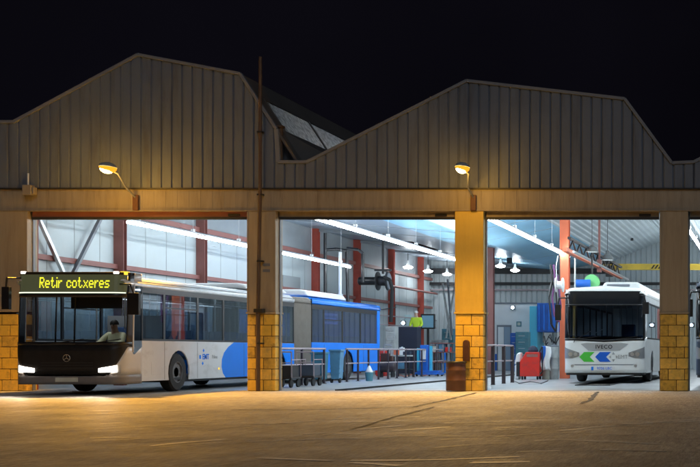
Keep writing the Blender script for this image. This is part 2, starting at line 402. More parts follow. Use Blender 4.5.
# corrugated gable
prof = [(-60,122),(15,121),(139,54),(241,73),(277,128),(279,161),(308,161),(467,80),(625,98),(672,162),(694,161),(855,79),(1013,97),(1060,162),(1103,162)]
P3 = [(X(a) if a > -50 else -26, Z(b)) for a,b in prof]
def top(x):
    for (a,b),(c,d) in zip(P3,P3[1:]):
        if a <= x <= c and c > a: return b+(d-b)*(x-a)/(c-a)
    return P3[-1][1]
xs = []
x = -26; per = .262
while x < P3[-1][0]:
    for dx, dy in ((0,0),(.17,0),(.19,.035),(.225,.035),(.245,0)): xs.append((x+dx, FY-.03+dy))
    x += per
xs = [q for q in xs if q[0] < P3[-1][0]]
for a,_ in P3: xs.append((a+1e-4, FY-.03))
xs.sort()
vs = []; fs = []
for i,(a,y) in enumerate(xs):
    vs += [(a,y,ZF+.002),(a,y,top(a)-.01)]
    if i: fs.append((2*i-2,2*i,2*i+1,2*i-1))
g = MB(); g.add(vs,fs); g.build('gable', M['clad'], dep, solid=.02)
fl_ = MB()
for (a,b),(c,d) in zip(P3,P3[1:]):
    fl_.bar((a,FY-.035,b-.03),(c,FY-.035,d-.03),.11,.075)
fl_.build('verge_flashing', M['trim'], dep, bevel=.004)
# roof (saw-tooth, runs back over the hall)
RY0, RY1 = FY+.0, 71.4
segs = [((-26,Z(121.5)),(X(15),Z(121))),((X(15),Z(121)),(X(139),Z(54))),((X(139),Z(54)),(X(241),Z(73))),
        ((X(299),Z(161)),(X(309),Z(161))),((X(309),Z(161)),(X(467),Z(80))),((X(467),Z(80)),(X(625),Z(98))),
        ((X(672),Z(162)),(X(694),Z(161))),((X(694),Z(161)),(X(855),Z(79))),((X(855),Z(79)),(X(1013),Z(97)))]
rf = MB()
def slab(mb, p, q, ya, yb, t=.06, m=0, off=-.02):
    (a,b),(c,d) = p,q; dx,dz = c-a,d-b; L = math.hypot(dx,dz); nx,nz = -dz/L,dx/L
    poly = [(a+nx*off,b+nz*off),(c+nx*off,d+nz*off),(c+nx*(off-t),d+nz*(off-t)),(a+nx*(off-t),b+nz*(off-t))]
    mb.prism(poly,'y',ya,yb,m)
for p,q in segs: slab(rf,p,q,RY0,RY1)
glz = MB()
for k,(p,q) in enumerate([((X(241),Z(73)),(X(299),Z(161))),((X(625),Z(98)),(X(672),Z(162))),((X(1013),Z(97)),(X(1060),Z(162)))]):
    def at(t): return (p[0]+(q[0]-p[0])*t, p[1]+(q[1]-p[1])*t)
    slab(rf,at(0),at(.24),RY0,RY1); slab(rf,at(.60),at(1),RY0,RY1); slab(rf,at(.24),at(.60),RY0,32.15)
    slab(glz,at(.24),at(.60),32.15,RY1,.012,0,-.05)
    y = 32.15
    while y < RY1:
        slab(rf,at(.235),at(.605),y,y+.07,.09,0,-.01); y += 3.1
rf.build('roof', M['roof'], dep)
glz.build('skylight', M['wired'], dep)
MB().prism([(X(276),Z(164)),(X(276),Z(124)),(X(281),Z(130)),(X(300),Z(141)),(X(321),Z(152)),(X(325),Z(164))],'y',FY+.40,FY+.43).build('valley_board', M['roof'], dep)
# ceiling
WELL = (-14.3,-12.4,32.2,44.); HAT = (-17.4,-16.3,56.,61.)  # WELL: unseen ceiling gap added so tube light reaches the skylight
def ceilz(x):
    if x < -12.2: return 6.3+(5.70-6.3)*(x+19.62)/(19.62-12.2)
    if x < -9: return 5.70+(6.3-5.70)*(x+12.2)/3.2
    return 6.3+.403*(x+9) if x < -5.9 else 5.75
cl = MB()
for a0,b0,c,d in cells(-19.62,-9,FY+.3,71.2,[WELL,HAT,(-12.2,-12.1999,FY+.3,FY+.3)]):
    if b0-a0 < .01: continue
    cl.prism([(a0,ceilz(a0)),(b0,ceilz(b0)),(b0,ceilz(b0)+.04),(a0,ceilz(a0)+.04)],'y',c,d,1 if a0 < -14.4 else 0)
cl.build('ceiling', [M['ceil'],M['ceil_grey']], dep)
for yy in (48.5,52.2,62.5,66.2): MB().bar((-19.55,yy,ceilz(-19.55)-.005),(-12.25,yy,ceilz(-12.25)-.005),.03,.02).bar((-12.25,yy,ceilz(-12.25)-.005),(-9.1,yy,ceilz(-9.1)-.005),.03,.02).build('ceiling_joint', M['seam'], dep)
hb = MB(); a,b,c,d = HAT
hb.box(a-.05,a,c,d,6.06,7.0); hb.box(b,b+.05,c,d,6.06,7.0); hb.box(a,b,c-.05,c,6.06,7.0); hb.box(a,b,d,d+.05,6.06,7.0); hb.box(a,b,c,d,6.95,7.0)
hb.build('roof_hatch', mat('hatch_brown',(.05,.03,.028),.7), dep)
cp = [(-9,6.3),(-5.9,7.55),(-3.9,7.28),(-2.85,5.72),(-1.95,5.72),(2.2,7.75),(6.1,7.25),(7.2,5.72),(8,5.72)]
c2 = MB()
vs = []; 
for (a,b),(c,d) in zip(cp,cp[1:]):
    L = math.hypot(c-a,d-b); k = max(1,int(L/.25)); nx,nz = -(d-b)/L,(c-a)/L
    for j in range(k):
        t = j/k; u = (j+.35)/k; w_ = (j+.5)/k; e = (j+.85)/k
        for tt,o in ((t,0),(u,0),(w_,.05),(e,.05)): vs.append((a+(c-a)*tt+nx*o, b+(d-b)*tt+nz*o))
V3 = []; F3 = []
for i,(a,b) in enumerate(vs):
    V3 += [(a,FY+.3,b),(a,71.2,b)]
    if i: F3.append((2*i-2,2*i-1,2*i+1,2*i))
c2.add(V3,F3); c2.build('ribbed_ceiling', M['ceil2'], dep)
# side and back walls
WX = -19.6
w = MB(); w.box(WX-.12,WX,FY+.46,71.2,0,5.15,0); w.box(WX-.12,WX-.002,FY+.46,71.2,5.15,6.9,1)
for yy in [FY+.46+1.32*k for k in range(1,30)]: w.box(WX,WX+.006,yy,yy+.02,.3,5.1,2)
w.build('wall', [M['panel'],M['panel2'],M['seam']], dep)
w = MB(); w.box(-26.1,-26,FY,71.2,0,6.9); w.build('wall', M['panel2'], dep)
w = MB(); w.box(8,8.1,FY+.46,71.2,0,6); w.build('wall', M['panel2'], dep)
w = MB(); x = -26; vs=[]; 
while x < 8: 
    for dx,dy in ((0,0),(.15,0),(.18,.05),(.25,.05),(.28,0)): vs.append((x+dx,71.2+dy))
    x += .3
V3=[];F3=[]
for i,(a,y) in enumerate(vs):
    V3 += [(a,y,0),(a,y,min(8.7,top(a)-.1) if a<8 else 5.9)]
    if i: F3.append((2*i-2,2*i,2*i+1,2*i-1))
w.add(V3,F3); w.build('wall', mat('back_ribbed',(.52,.58,.60),.5,.1,.08,.6), dep, solid=.03)
# steelwork of the side wall
for k in range(8):
    y = 31.95+.4 if k == 0 else 31.54+5.28*k
    mt = M['dullred'] if k in (1,2) else M['red']
    mb = MB(); mb.box(WX+.002,WX+.30,y-.10,y-.08,0,6.28); mb.box(WX+.002,WX+.30,y+.08,y+.10,0,6.28); mb.box(WX+.14,WX+.16,y-.08,y+.08,0,6.28)
    mb.box(WX+.002,WX+.30,y-.1,y+.1,0,.02)
    mb.build('wall_column', mt, dep)
for i,(zz,hh,mt) in enumerate(((5.1,.16,M['dullred']),(3.48,.14,M['dullred']),(2.80,.05,M['rail']),(2.35,.04,M['rail']))):
    ya = FY+.6 if i < 2 else 58.2
    MB().box(WX+.3 if i > 1 else WX+.006,WX+.36 if i > 1 else WX+.13,ya,71,zz,zz+hh).build('wall_rail', mt, dep)
for (ya,za),(yb,zb) in (((32.0,5.3),(33.95,2.95)),((36.5,5.9),(34.05,2.95))):
    MB().bar((WX+.2,ya,za),(WX+.2,yb,zb),.09,.09).build('brace', M['alu'] if ya < 33 else M['trim'], dep)
for (xx,yy,mt,wd,nm) in ((-7.72,46.3,M['orange'],.34,6.29),(-12.62,55.6,M['dullred'],.28,6.29),(-3.0,56,M['dullred'],.25,5.7)):
    mb = MB(); nm = min(nm, ceilz(xx)-.02) if xx < -5.9 else nm; mb.box(xx-wd/2,xx+wd/2,yy-.15,yy-.13,0,nm); mb.box(xx-wd/2,xx+wd/2,yy+.13,yy+.15,0,nm); mb.box(xx-.02,xx+.02,yy-.13,yy+.13,0,nm)
    mb.build('hall_column', mt, dep)
mb = MB(); mb.box(-19.6,-9.05,70.6,70.9,5.5,5.80,0); mb.box(-19.6,-2,70.8,71.0,4.86,5.02,0); mb.box(-19.6,-2,70.9,71.05,4.55,4.62,1)
mb.build('back_beam', [M['dark'],M['rail']], dep)
mb = MB()
for yy in (36.8,42.1,47.4,52.7,58,63.3):        # roof trusses seen under the ceiling
    for xa,xb in ((WX+.3,-16.6),): mb.bar((xa,yy,ceilz(xa)-.07),(xb,yy,ceilz(xb)-.07),.08,.12)
mb.build('ceiling_beam', M['panel2'], dep)

for k in range(2,8):
    y = 31.54+5.28*k+.22
    MB().tube((WX+.06,y,.3),(WX+.06,y,6.1-.02*k),.03,6).build('conduit', M['rail'], dep)
MB().tube((WX+.4,58.3,4.35),(WX+.4,70.9,4.35),.06,8).build('conduit', M['dullred'], dep)
for (ya,yb,zz) in ((49.4,51.2,4.1),(54.2,55.6,1.9),(59.5,61.0,1.8)):
    MB().box(WX+.01,WX+.05,ya,yb,zz-.6,zz).build('notice_board', M['seam'], dep)
# things on the facade
def wall_lamp(px, base_px, label):
    hx = -16.23 if px == 107 else -7.59
    bx = X(base_px); t = empty('wall_lamp', (bx,FY-.04,4.75), label, 'lamp', 'sodium lamps on the fascia')
    hx0 = (px-VX)/40.85; hd = 30.15; hz = 5.53
    MB().box(bx-.07,bx+.07,FY-.10,FY-.032,4.62,5.02).build('bracket', M['rust'], t, bevel=.01)
    MB().path([(bx,FY-.08,4.95),(bx-.05,FY-.45,5.16),(hx0+.06,hd+.35,5.42),(hx0,hd+.2,5.47)],.022,8).build('arm', M['trim'], t, smooth=True)
    hd_ = MB()
    # shell: half ellipsoid elongated along the arm direction
    def ell(cx,cy,cz,rx,ry,rz,up,m=0,nu=14,nv=5):
        vs=[];fs=[]
        for j in range(nv+1):
            ph = (math.pi/2)*j/nv
            for k in range(nu):
                th = 2*math.pi*k/nu; vs.append((cx+rx*math.cos(ph)*math.cos(th), cy+ry*math.cos(ph)*math.sin(th), cz+up*rz*math.sin(ph)))
        for j in range(nv):
            for k in range(nu): fs.append((j*nu+k,j*nu+(k+1)%nu,(j+1)*nu+(k+1)%nu,(j+1)*nu+k))
        return vs,fs
    v,f = ell(hx0,hd,hz,.17,.30,.12,1); hd_.add(v,f); hd_.build('lamp_housing', M['greyp'], t, smooth=True)
    le = MB(); v,f = ell(hx0,hd,hz-.005,.165,.295,.135,-1); le.add(v,f); le.build('lens', M['sodium'], t, smooth=True)
    v,f = ell(hx0-.01,hd-.02,hz-.025,.142,.25,.132,-1); MB().add(v,f).build('bulb', M['sodium_core'], t, smooth=True)
    pl_ = bpy.data.lights.new('lamp_glow','POINT'); pl_.energy = 70; pl_.color = (1,.50,.07); pl_.shadow_soft_size = .12
    po = bpy.data.objects.new('lamp_glow', pl_); COL.objects.link(po); po.parent = t; po.location = Vector((hx0,hd-.0,hz-.30))-ORG[t.name]
    li = bpy.data.lights.new('lamp_light','SPOT'); li.energy = LAMP_W if px == 107 else LAMP_W*.62; li.color = (1,.47,.045) if px == 107 else (1,.54,.11); li.shadow_soft_size = .18; li.spot_size = R(146); li.spot_blend = 1
    lo = bpy.data.objects.new('lamp_light', li); COL.objects.link(lo); lo.parent = t; lo.location = Vector((hx0,hd,hz-.22))-ORG[t.name]
    lo.rotation_euler = (R(-34),0,0)
LAMP_W = 5900
wall_lamp(107,137,'lit orange sodium lamp on a curved arm above the articulated bus')
wall_lamp(462,474,'lit orange sodium lamp above the bright yellow pillar beside the drum')
# tall vent / drain pipe
t = empty('drain_pipe', (X(262),FY-.08,0), 'tall thin rusty pipe running up the pillar and past the roof valley', 'pipe')
MB().tube((X(259.5),FY-.09,0),(X(259.5),FY-.09,ZBLK+.05),.055,10).build('lower_pipe', M['pipebrown'], t, smooth=True)
MB().tube((X(259.5),FY-.09,ZBLK+.05),(X(262),FY-.12,ZF-.1),.045,10).tube((X(262),FY-.12,ZF-.1),(X(262.3),FY-.12,Z(58)),.04,10).build('pipe', M['pipebrown'], t, smooth=True)
for zz in (1.2,3.3,5.0,6.6): MB().box(X(262)-.07,X(262)+.07,FY-.16,FY-.03,zz,zz+.04).build('clamp', M['dark'], t)
mb = MB().box(X(262)-.14,X(262)+.1,FY-.2,FY-.03,ZBLK-.02,ZBLK+.08); mb.build('bracket', M['dark'], t, bevel=.01)
t = MB().tube((X(279),FY+.1,Z(160)),(X(279),FY+.1,Z(126)),.06,10).box(X(276),X(282),FY,FY+.2,Z(127),Z(125)).build('vent_stub', M['pipebrown'])
tag(t,'short brown vent stub standing in the roof valley','vent')
t = empty('antenna_box', (X(33),FY-.1,ZF), 'small weathered box with a short white aerial on the fascia', 'antenna')
MB().box(X(27),X(36),FY-.22,FY-.03,Z(196),Z(187)+.03).box(X(36)+.01,X(38.5),FY-.2,FY-.05,Z(195),Z(188)).build('housing', M['fascia'], t, bevel=.015)
MB().tube((X(31),FY-.12,Z(187)),(X(31),FY-.12,Z(174)),.022,8).build('aerial', M['white'], t)
t = MB().box(-13.0+.0,-12.82,FY-.02,FY-.003,3.05,3.12,0).box(-13.0,-12.82,FY-.02,FY-.003,3.2,3.27,0).build('notice_plate', M['trim'])
tag(t,'two small pale number plates on the pillar with the drain pipe','plate')
t = MB().box(X(2),X(9),FY-.02,FY-.003,Z(298),Z(290),0).build('notice_plate', M['trim']); tag(t,'small pale plate on the wall beside the bus mirror','plate')
# hood on column 2 and drum
hx = X(467)
mb = MB(); pr = [(hx-.08,Z(361)),(hx+.08,Z(361)),(hx+.08,Z(343))]+[(hx+.08*math.cos(a),Z(343)+.08*math.sin(a)) for a in [math.pi*k/8 for k in range(1,8)]]+[(hx-.08,Z(343))]
mb.prism(pr,'y',FY-.13,FY-.006); t = mb.build('fire_bell_box', M['rust'], bevel=.012)
t.name = 'pipe_cover'; tag(t,'brown rounded-top pipe cover on the bright yellow pillar','cover')
dx = X(459.5); dy = FY-.36
t = empty('oil_drum', (dx,dy,0), 'rusty brown open drum used as a bin in front of the yellow pillar', 'drum')
MB().lathe((dx,dy,.02),[(.235,0),(.245,.01),(.245,.24),(.252,.25),(.252,.27),(.245,.28),(.245,.50),(.252,.51),(.252,.53),(.245,.54),(.245,.74),(.225,.74),(.225,.05),(.0,.05)],28).build('barrel', M['rust'], t, smooth=True)
MB().lathe((dx,dy,.72),[(.250,0),(.262,.012),(.262,.03),(.25,.045),(.222,.045),(.222,0)],28).build('rim', M['dark'], t, smooth=True)

# ------------------------------------------------------------------ tube light rows
def tube_row(x, y0, y1, label, seg=1.5, zt=4.7, mt='tube'):
    t = empty('tube_light_row', (x,y0,4.7), label, 'tube light', 'rows of tube lights hanging in the hall')
    MB().box(x-.02,x+.02,y0,y1,zt+.08,zt+.12).build('rail', M['trim'], t)
    y = y0; k = 0; em = MB(); 
    while y < y1-.1:
        e = min(y+seg,y1)
        tb = MB().tube((x,y+.02,zt),(x,e-.02,zt),.042,8); tb.build('tube', M[mt], t)
        y = e
    y = y0+.6
    while y < y1:
        MB().tube((x,y,zt+.1),(x,y,ceilz(x)),.006,5).box(x-.05,x+.05,y-.04,y+.04,zt+.12,zt+.19).build('hanger', M['white'], t); y += 3.2
tube_row(-17.4,33.3,51.0,'long row of white tube lights nearest the panelled side wall',zt=4.52,mt='tube_dim')
tube_row(-12.6,33.6,54.4,'long row of white tube lights over the middle bay rails')  # far stretch behind the pillar added for light on the ceiling
tube_row(-7.82,33.9,47.9,'long row of white tube lights above the red tool cabinet bay')
tube_row(-2.47,34.0,68,'short glimpse of tube lights beyond the last brown pillar, rear length added unseen')  # rear length lies out of view, added to light the back bay
# high bay lamps
def bay_lamp(x, y, z, label):
    t = empty('bay_lamp', (x,y,z), label, 'lamp', 'round high bay lamps under the ceiling')
    MB().lathe((x,y,z),[(.12,.06),(.11,.10),(.07,.16),(.05,.34)],20).build('lamp_shade', M['greyp'], t, smooth=True)
    MB().lathe((x,y,z),[(.10,-.09),(.20,-.06),(.25,.0),(.20,.03),(.10,.045)],20).build('lens', M['bay'], t)
    MB().tube((x,y,z+.3),(x,y,ceilz(x)),.02,6).build('stem', M['dark'], t)
for px,py,s,lab in ((408,264,19.3,'first lit round lamp in the row along the red columns'),(428,269,18.4,'middle lit round lamp in the row along the red columns'),(447,274,17.7,'lit round lamp nearest the yellow pillar in its row'),
                (500.5,264,19.6,'lit round lamp above the office wall beside the dull red column'),(515,268,18.6,'second lit round lamp above the office wall')):
    x = (px-VX)/s; z = 1+(VY-py)/s
    bay_lamp(x,FPX/s,min(z,5.4),lab)
def shade_lamp(px, py, s, label):
    x = (px-VX)/s; y = FPX/s; z = 1+(VY-py)/s
    t = empty('pendant_lamp', (x,y,z), label, 'pendant lamp', 'grey bell shaped pendant lamps')
    MB().lathe((x,y,z),[(.25,0),(.25,.02),(.18,.18),(.09,.24),(.07,.38),(.0,.39)],24).build('lamp_shade', mat('shade_grey',(.16,.17,.17),.4,.4), t, smooth=True)
    MB().lathe((x,y,z),[(.23,.0),(.22,.012),(.0,.013)],24).build('lens', emis('shade_glow',(.8,.95,1),1.6), t)
    MB().tube((x,y,z+.38),(x,y,7.1),.012,6).build('stem', M['dark'], t)
shade_lamp(592,252,26.0,'grey bell shaped pendant above the white bus, nearer the orange column')
shade_lamp(607.5,260,24.5,'grey bell shaped pendant above the white bus, nearer the yellow crane')

# ------------------------------------------------------------------ text helpers
def text_mesh(s, size, shear=0, spacing=1.0, bold=False):
    cu = bpy.data.curves.new('lettering','FONT'); cu.body = s; cu.size = size; cu.align_x = 'CENTER'; cu.align_y = 'CENTER'; cu.extrude = .003; cu.shear = shear; cu.space_character = spacing
    if bold: cu.offset = size*.02
    o = bpy.data.objects.new('lettering_tmp',cu); COL.objects.link(o)
    dg = bpy.context.evaluated_depsgraph_get(); me = bpy.data.meshes.new_from_object(o.evaluated_get(dg))
    bpy.data.objects.remove(o); bpy.data.curves.remove(cu); return me
def text(s, size, loc, face, material, parent, name='lettering', **kw):
    me = text_mesh(s,size,**kw); me.materials.clear(); me.materials.append(material)
    o = bpy.data.objects.new(name,me); COL.objects.link(o); o.parent = parent; o.location = Vector(loc)-ORG[parent.name]
    o.rotation_euler = (R(90),0,0) if face == 'front' else (R(90),0,R(90)); ORG[o.name] = Vector(loc); return o
GL = {'R':('11110','10001','10001','11110','10100','10010','10001'),'e':('00000','00000','01110','10001','11111','10000','01110'),
 't':('01000','01000','11100','01000','01000','01001','00110'),'i':('1','0','1','1','1','1','1'),'r':('0000','0000','1011','1100','1000','1000','1000'),
 'c':('00000','00000','01110','10001','10000','10001','01110'),'o':('00000','00000','01110','10001','10001','10001','01110'),
 'x':('00000','00000','10001','01010','00100','01010','10001'),'s':('00000','00000','01111','10000','01110','00001','11110'),' ':('000',)*7}

# ------------------------------------------------------------------ buses
HW = 1.275
def planpt(t, Rc, end=.9):
    f = HW-Rc; a = abs(t); sg = 1 if t >= 0 else -1; arc = math.pi*Rc/2
    if a <= f: return sg*a, 0.
    if a <= f+arc:
        th = (a-f)/Rc; return sg*(f+Rc*math.sin(th)), Rc*(1-math.cos(th))
    return sg*HW, Rc+(a-f-arc)
def patch(mb, t0, t1, zlo, zhi, Rc, nt=24, nz=4, off=0., rk=.12, m=0):
    f = HW-Rc; arc = math.pi*Rc/2; T = f+arc+(.9-Rc)
    vs=[];fs=[]
    for i in range(nt+1):
        t = t0+(t1-t0)*i/nt
        a_, b_ = (zlo(t) if callable(zlo) else zlo), (zhi(t) if callable(zhi) else zhi)
        for j in range(nz+1):
            z = a_+(b_-a_)*j/nz; x,y = planpt(t,Rc)
            k = 1-min(1,max(0,(abs(t)-f-arc)/(.9-Rc)))
            y += rk*max(0,(z-1.1)/1.9)**1.4*k
            # outward offset
            nx = 0 if abs(t) <= f else math.copysign(math.sin(min(math.pi/2,(abs(t)-f)/Rc)),t)
            ny = -math.sqrt(max(0,1-nx*nx))
            # roof tuck
            vs.append((x+nx*off, y+ny*off, z))
    for i in range(nt):
        for j in range(nz): fs.append((i*(nz+1)+j,(i+1)*(nz+1)+j,(i+1)*(nz+1)+j+1,i*(nz+1)+j+1))
    mb.add(vs,fs,m)
def shift(mb, o):
    mb.v = [(v[0]+o[0],v[1]+o[1],v[2]+o[2]) for v in mb.v]; return mb
def side_poly(y0, y1, z0, z1, wheels, rad=.56, zc=.48):
    pts = [(y0,z1),(y0,z0)]
    for w in sorted(wheels):
        if y0 < w < y1:
            a0 = math.asin((z0-zc)/rad)
            pts.append((w-rad*math.cos(a0),z0))
            for k in range(1,12):
                th = math.pi-a0-(math.pi-2*a0)*k/12
                pts.append((w+rad*math.cos(th),zc+rad*math.sin(th)))
            pts.append((w+rad*math.cos(a0),z0))
    pts += [(y1,z0),(y1,z1)]
    return pts
def roof_loop(H, zs, k=1.0):
    r = .22; pts=[(-HW*k,zs)]
    for j in range(7):
        th = math.pi/2*j/6; pts.append((-HW*k+r-r*math.cos(th), H-.07-r+r*math.sin(th)))
    pts.append((0,H))
    for j in range(7):
        th = math.pi/2*(1-j/6); pts.append((HW*k-r+r*math.cos(th), H-.07-r+r*math.sin(th)))
    pts.append((HW*k,zs)); return pts
def roof_shell(mb, H, zs, y0, y1, nose=.0, m=0):
    # front end rounds down to the front face
    ys = [(y0,0.0)]+[(y0+.22*(1-math.cos(math.pi/2*k/5)), math.sin(math.pi/2*k/5)) for k in range(1,6)] if nose else [(y0,1.)]
    ys.append((y1,1.)); loops=[]
    for y,s in ys:
        lp = roof_loop(H,zs); loops.append([(x*(1-.03*(1-s)), y, zs+(z-zs)*(s if nose else 1)) for x,z in lp])
    n_ = len(loops[0]); vs=[p for lp in loops for p in lp]; fs=[]
    for i in range(len(loops)-1):
        for k in range(n_-1): fs.append((i*n_+k,i*n_+k+1,(i+1)*n_+k+1,(i+1)*n_+k))
    mb.add(vs,fs,m)
def wheel(parent, cx, cy, side, steer=0, name='wheel'):
    # lathe about X
    o = (cx,cy,.49)
    w = MB().lathe(o,[(.0,-.02),(.27,-.02),(.27,-.14),(.44,-.14),(.48,-.10),(.485,0),(.48,.10),(.44,.14),(.27,.14),(.27,.02),(0,.02)],32,'x').build(name,M['rubber'],parent,smooth=True)
    s = side
    rim = MB().lathe(o,[(.285,.10*s),(.285,.135*s),(.25,.135*s),(.22,.04*s),(.13,.03*s),(.12,.10*s),(.0,.10*s)],28,'x')
    for k in range(10):
        a = 2*math.pi*k/10; rim.tube((cx+.03*s,cy+.17*math.cos(a),.49+.17*math.sin(a)),(cx+.06*s,cy+.17*math.cos(a),.49+.17*math.sin(a)),.018,6)
    rim.build('rim',M['rimgrey'],w,smooth=True)
    return w
def seats(root, o, ys, z=.45):
    for y in ys:
        for sx in (-1,1):
            mb = MB()
            for q in (.48,.93):
                x = sx*q; mb.box(x-.2,x+.2,y,y+.42,z+.35,z+.45); mb.prism([(y+.38,z+.42),(y+.46,z+.42),(y+.55,z+1.1),(y+.48,z+1.12)],'x',x-.2,x+.2)
            mb.box(sx*.5-.03,sx*.5+.03,y+.1,y+.3,z-.1,z+.36)
            shift(mb,o).build('seat',M['seat'],root,bevel=.02)
def mirror(parent, o, x, y, z0, z1, sx, w=.2):
    mb = MB().path([(sx*(HW-.12),.15,z1+.22),(x-sx*.05,y-.05,z1+.20),(x,y,z1)],.022,8); mb.box(x-w/2,x+w/2,y-.04,y+.07,z0,z1)
    m_ = shift(mb,o).build('mirror',M['black'],parent,bevel=.03,seg=3); return m_

def person(root, J, top_mat, leg_mat, seated=True, capm=None):
    """J: joints in world space. One continuous skinned body; clothes are children a little outside it."""
    def skin(name, verts, edges, rad, material, parent, rootv=0, sub=2):
        me = bpy.data.meshes.new(name+'_tmp'); me.from_pydata([tuple(v) for v in verts],edges,[])
        ob = bpy.data.objects.new(name+'_tmp',me); COL.objects.link(ob)
        ob.modifiers.new('skin','SKIN'); 
        for i,r_ in enumerate(rad): me.skin_vertices[0].data[i].radius = (r_,r_) if not isinstance(r_,tuple) else r_
        me.skin_vertices[0].data[rootv].use_root = True
        sm = ob.modifiers.new('sub','SUBSURF'); sm.levels = sub; sm.render_levels = sub
        dg = bpy.context.evaluated_depsgraph_get(); m2 = bpy.data.meshes.new_from_object(ob.evaluated_get(dg)); bpy.data.objects.remove(ob)
        org = ORG[parent.name]; m2.transform(__import__('mathutils').Matrix.Translation(-org)); m2.name = name
        m2.materials.clear(); m2.materials.append(material); m2.polygons.foreach_set('use_smooth',[True]*len(m2.polygons))
        o = bpy.data.objects.new(name,m2); COL.objects.link(o); o.parent = parent; ORG[o.name] = org; return o
    V = lambda k: Vector(J[k])
    vs = [V('hip'),V('chest'),V('neck'),V('head'),V('crown')]; ra = [(.15,.11),(.17,.11),.06,.085,.07]; ed=[(0,1),(1,2),(2,3),(3,4)]
    def chain(st, keys, rs):
        p = st
        for k,r_ in zip(keys,rs): vs.append(V(k)); ra.append(r_); ed.append((p,len(vs)-1)); p = len(vs)-1
        return p
    tips=[]
    for s in 'LR':
        p = chain(1,['sh'+s,'el'+s,'wr'+s,'pa'+s],[.06,.043,.03,.035])
        d = (V('pa'+s)-V('wr'+s)).normalized(); side_ = d.cross(Vector((0,0,1))).normalized()
        for q in range(4):
            b_ = V('pa'+s)+side_*(q-1.5)*.022+d*.03; vs.append(b_); ra.append(.01); ed.append((p,len(vs)-1))
            vs.append(b_+d*(.05+.012*(q in (1,2)))+Vector((0,0,-.03))); ra.append(.008); ed.append((len(vs)-2,len(vs)-1))
        vs.append(V('wr'+s)+d*.05-side_*.05); ra.append(.011); ed.append((p,len(vs)-1))
        chain(0,['th'+s,'kn'+s,'an'+s,'to'+s],[.085,.058,.04,.035])
    b = skin('body',vs,ed,ra,M['skin'],root)
    vs=[V('hip')+Vector((0,0,-.02)),V('chest'),V('neck')-Vector((0,0,.04))]; ra=[(.175,.13),(.20,.14),.085]; ed=[(0,1),(1,2)]
    for s in 'LR': 
        vs += [V('sh'+s),V('el'+s)]; ra += [.082,.062]; i = len(vs); ed += [(1,i-2),(i-2,i-1)]
        vs.append(V('wr'+s)*.9+V('el'+s)*.1); ra.append(.045); ed.append((i-1,i))
    skin('shirt',vs,ed,ra,top_mat,b)
    vs=[V('hip')]; ra=[(.17,.13)]; ed=[]
    for s in 'LR':
        vs += [V('th'+s),V('kn'+s),V('an'+s)]; ra += [.105,.078,.06]; i=len(vs); ed += [(0,i-3),(i-3,i-2),(i-2,i-1)]
    skin('trousers',vs,ed,ra,leg_mat,b)
    h = V('head'); hb = MB()
    nu,nv=14,6; v=[];f=[]
    for j in range(nv+1):
        ph=(math.pi*.52)*j/nv
        for k in range(nu):
            th=2*math.pi*k/nu; v.append((h.x+.098*math.cos(th)*math.sin(ph), h.y+.018+.108*math.sin(th)*math.sin(ph), h.z+.045+.12*math.cos(ph)))
    for j in range(nv):
        for k in range(nu): f.append((j*nu+k,j*nu+(k+1)%nu,(j+1)*nu+(k+1)%nu,(j+1)*nu+k))
    hb.add(v,f); hb.build('hair',capm or M['hair'],b,smooth=True)
    fc = MB(); fy = h.y-.09
    fc.prism([(h.z-.02,fy-.0),(h.z+.02,fy-.0),(h.z-.015,fy-.03)][::1],'x',h.x-.012,h.x+.012) if 0 else fc.box(h.x-.011,h.x+.011,fy-.018,fy+.02,h.z-.02,h.z+.02)
    fc.build('nose',M['skin'],b,bevel=.005)
    ey = MB()
    for sx in (-1,1): ey.lathe((h.x+sx*.032,fy+.004,h.z+.03),[(.012,-.004),(.012,.004)],8,'y')
    ey.build('eyes',M['black'],b)
    MB().box(h.x-.025,h.x+.025,fy-.002,fy+.01,h.z-.05,h.z-.042).build('mouth',M['redbox'],b)
    return b

# ---------- articulated bus
AX, AY = -14.99-HW, 28.45
O = (AX,AY,0)
bus = empty('articulated_bus', O, 'articulated bus with black front, lit yellow sign, white nose and blue rear half', 'bus')
H1 = 2.86; RC=.32
WH = [2.75,9.1,15.3]; B0, B1, BL = 10.3, 11.8, 18.8
ZW = 1.27                                              # bottom of side glass
# front mask: bumper corners in sodium-toned white, black apron
def apron_lo(t): a=abs(t); return .47 if a < .98 else min(1.12,.47+(a-.98)*1.6)
T_end = .955+.503+.58
fm = MB(); patch(fm,-T_end,T_end,.25,.47,RC,36,3,0,0); shift(fm,O).build('bumper',M['bumper'],bus,solid=.03,smooth=True)
fm = MB(); patch(fm,-T_end,T_end,.47,apron_lo,RC,60,4,0,.12); shift(fm,O).build('front_panel',M['busfront'],bus,solid=.03,smooth=True)
def scr_lo(t): a=abs(t); return 1.19 if a < 1.3 else 1.19-(a-1.3)*.25
def apron_hi(t): return max(scr_lo(t), apron_lo(t)+.01)
fm = MB(); patch(fm,-1.62,1.62,apron_lo,apron_hi,RC,60,4,.004,.12); shift(fm,O)  .build('apron',M['apron'],bus,solid=.03,smooth=True)
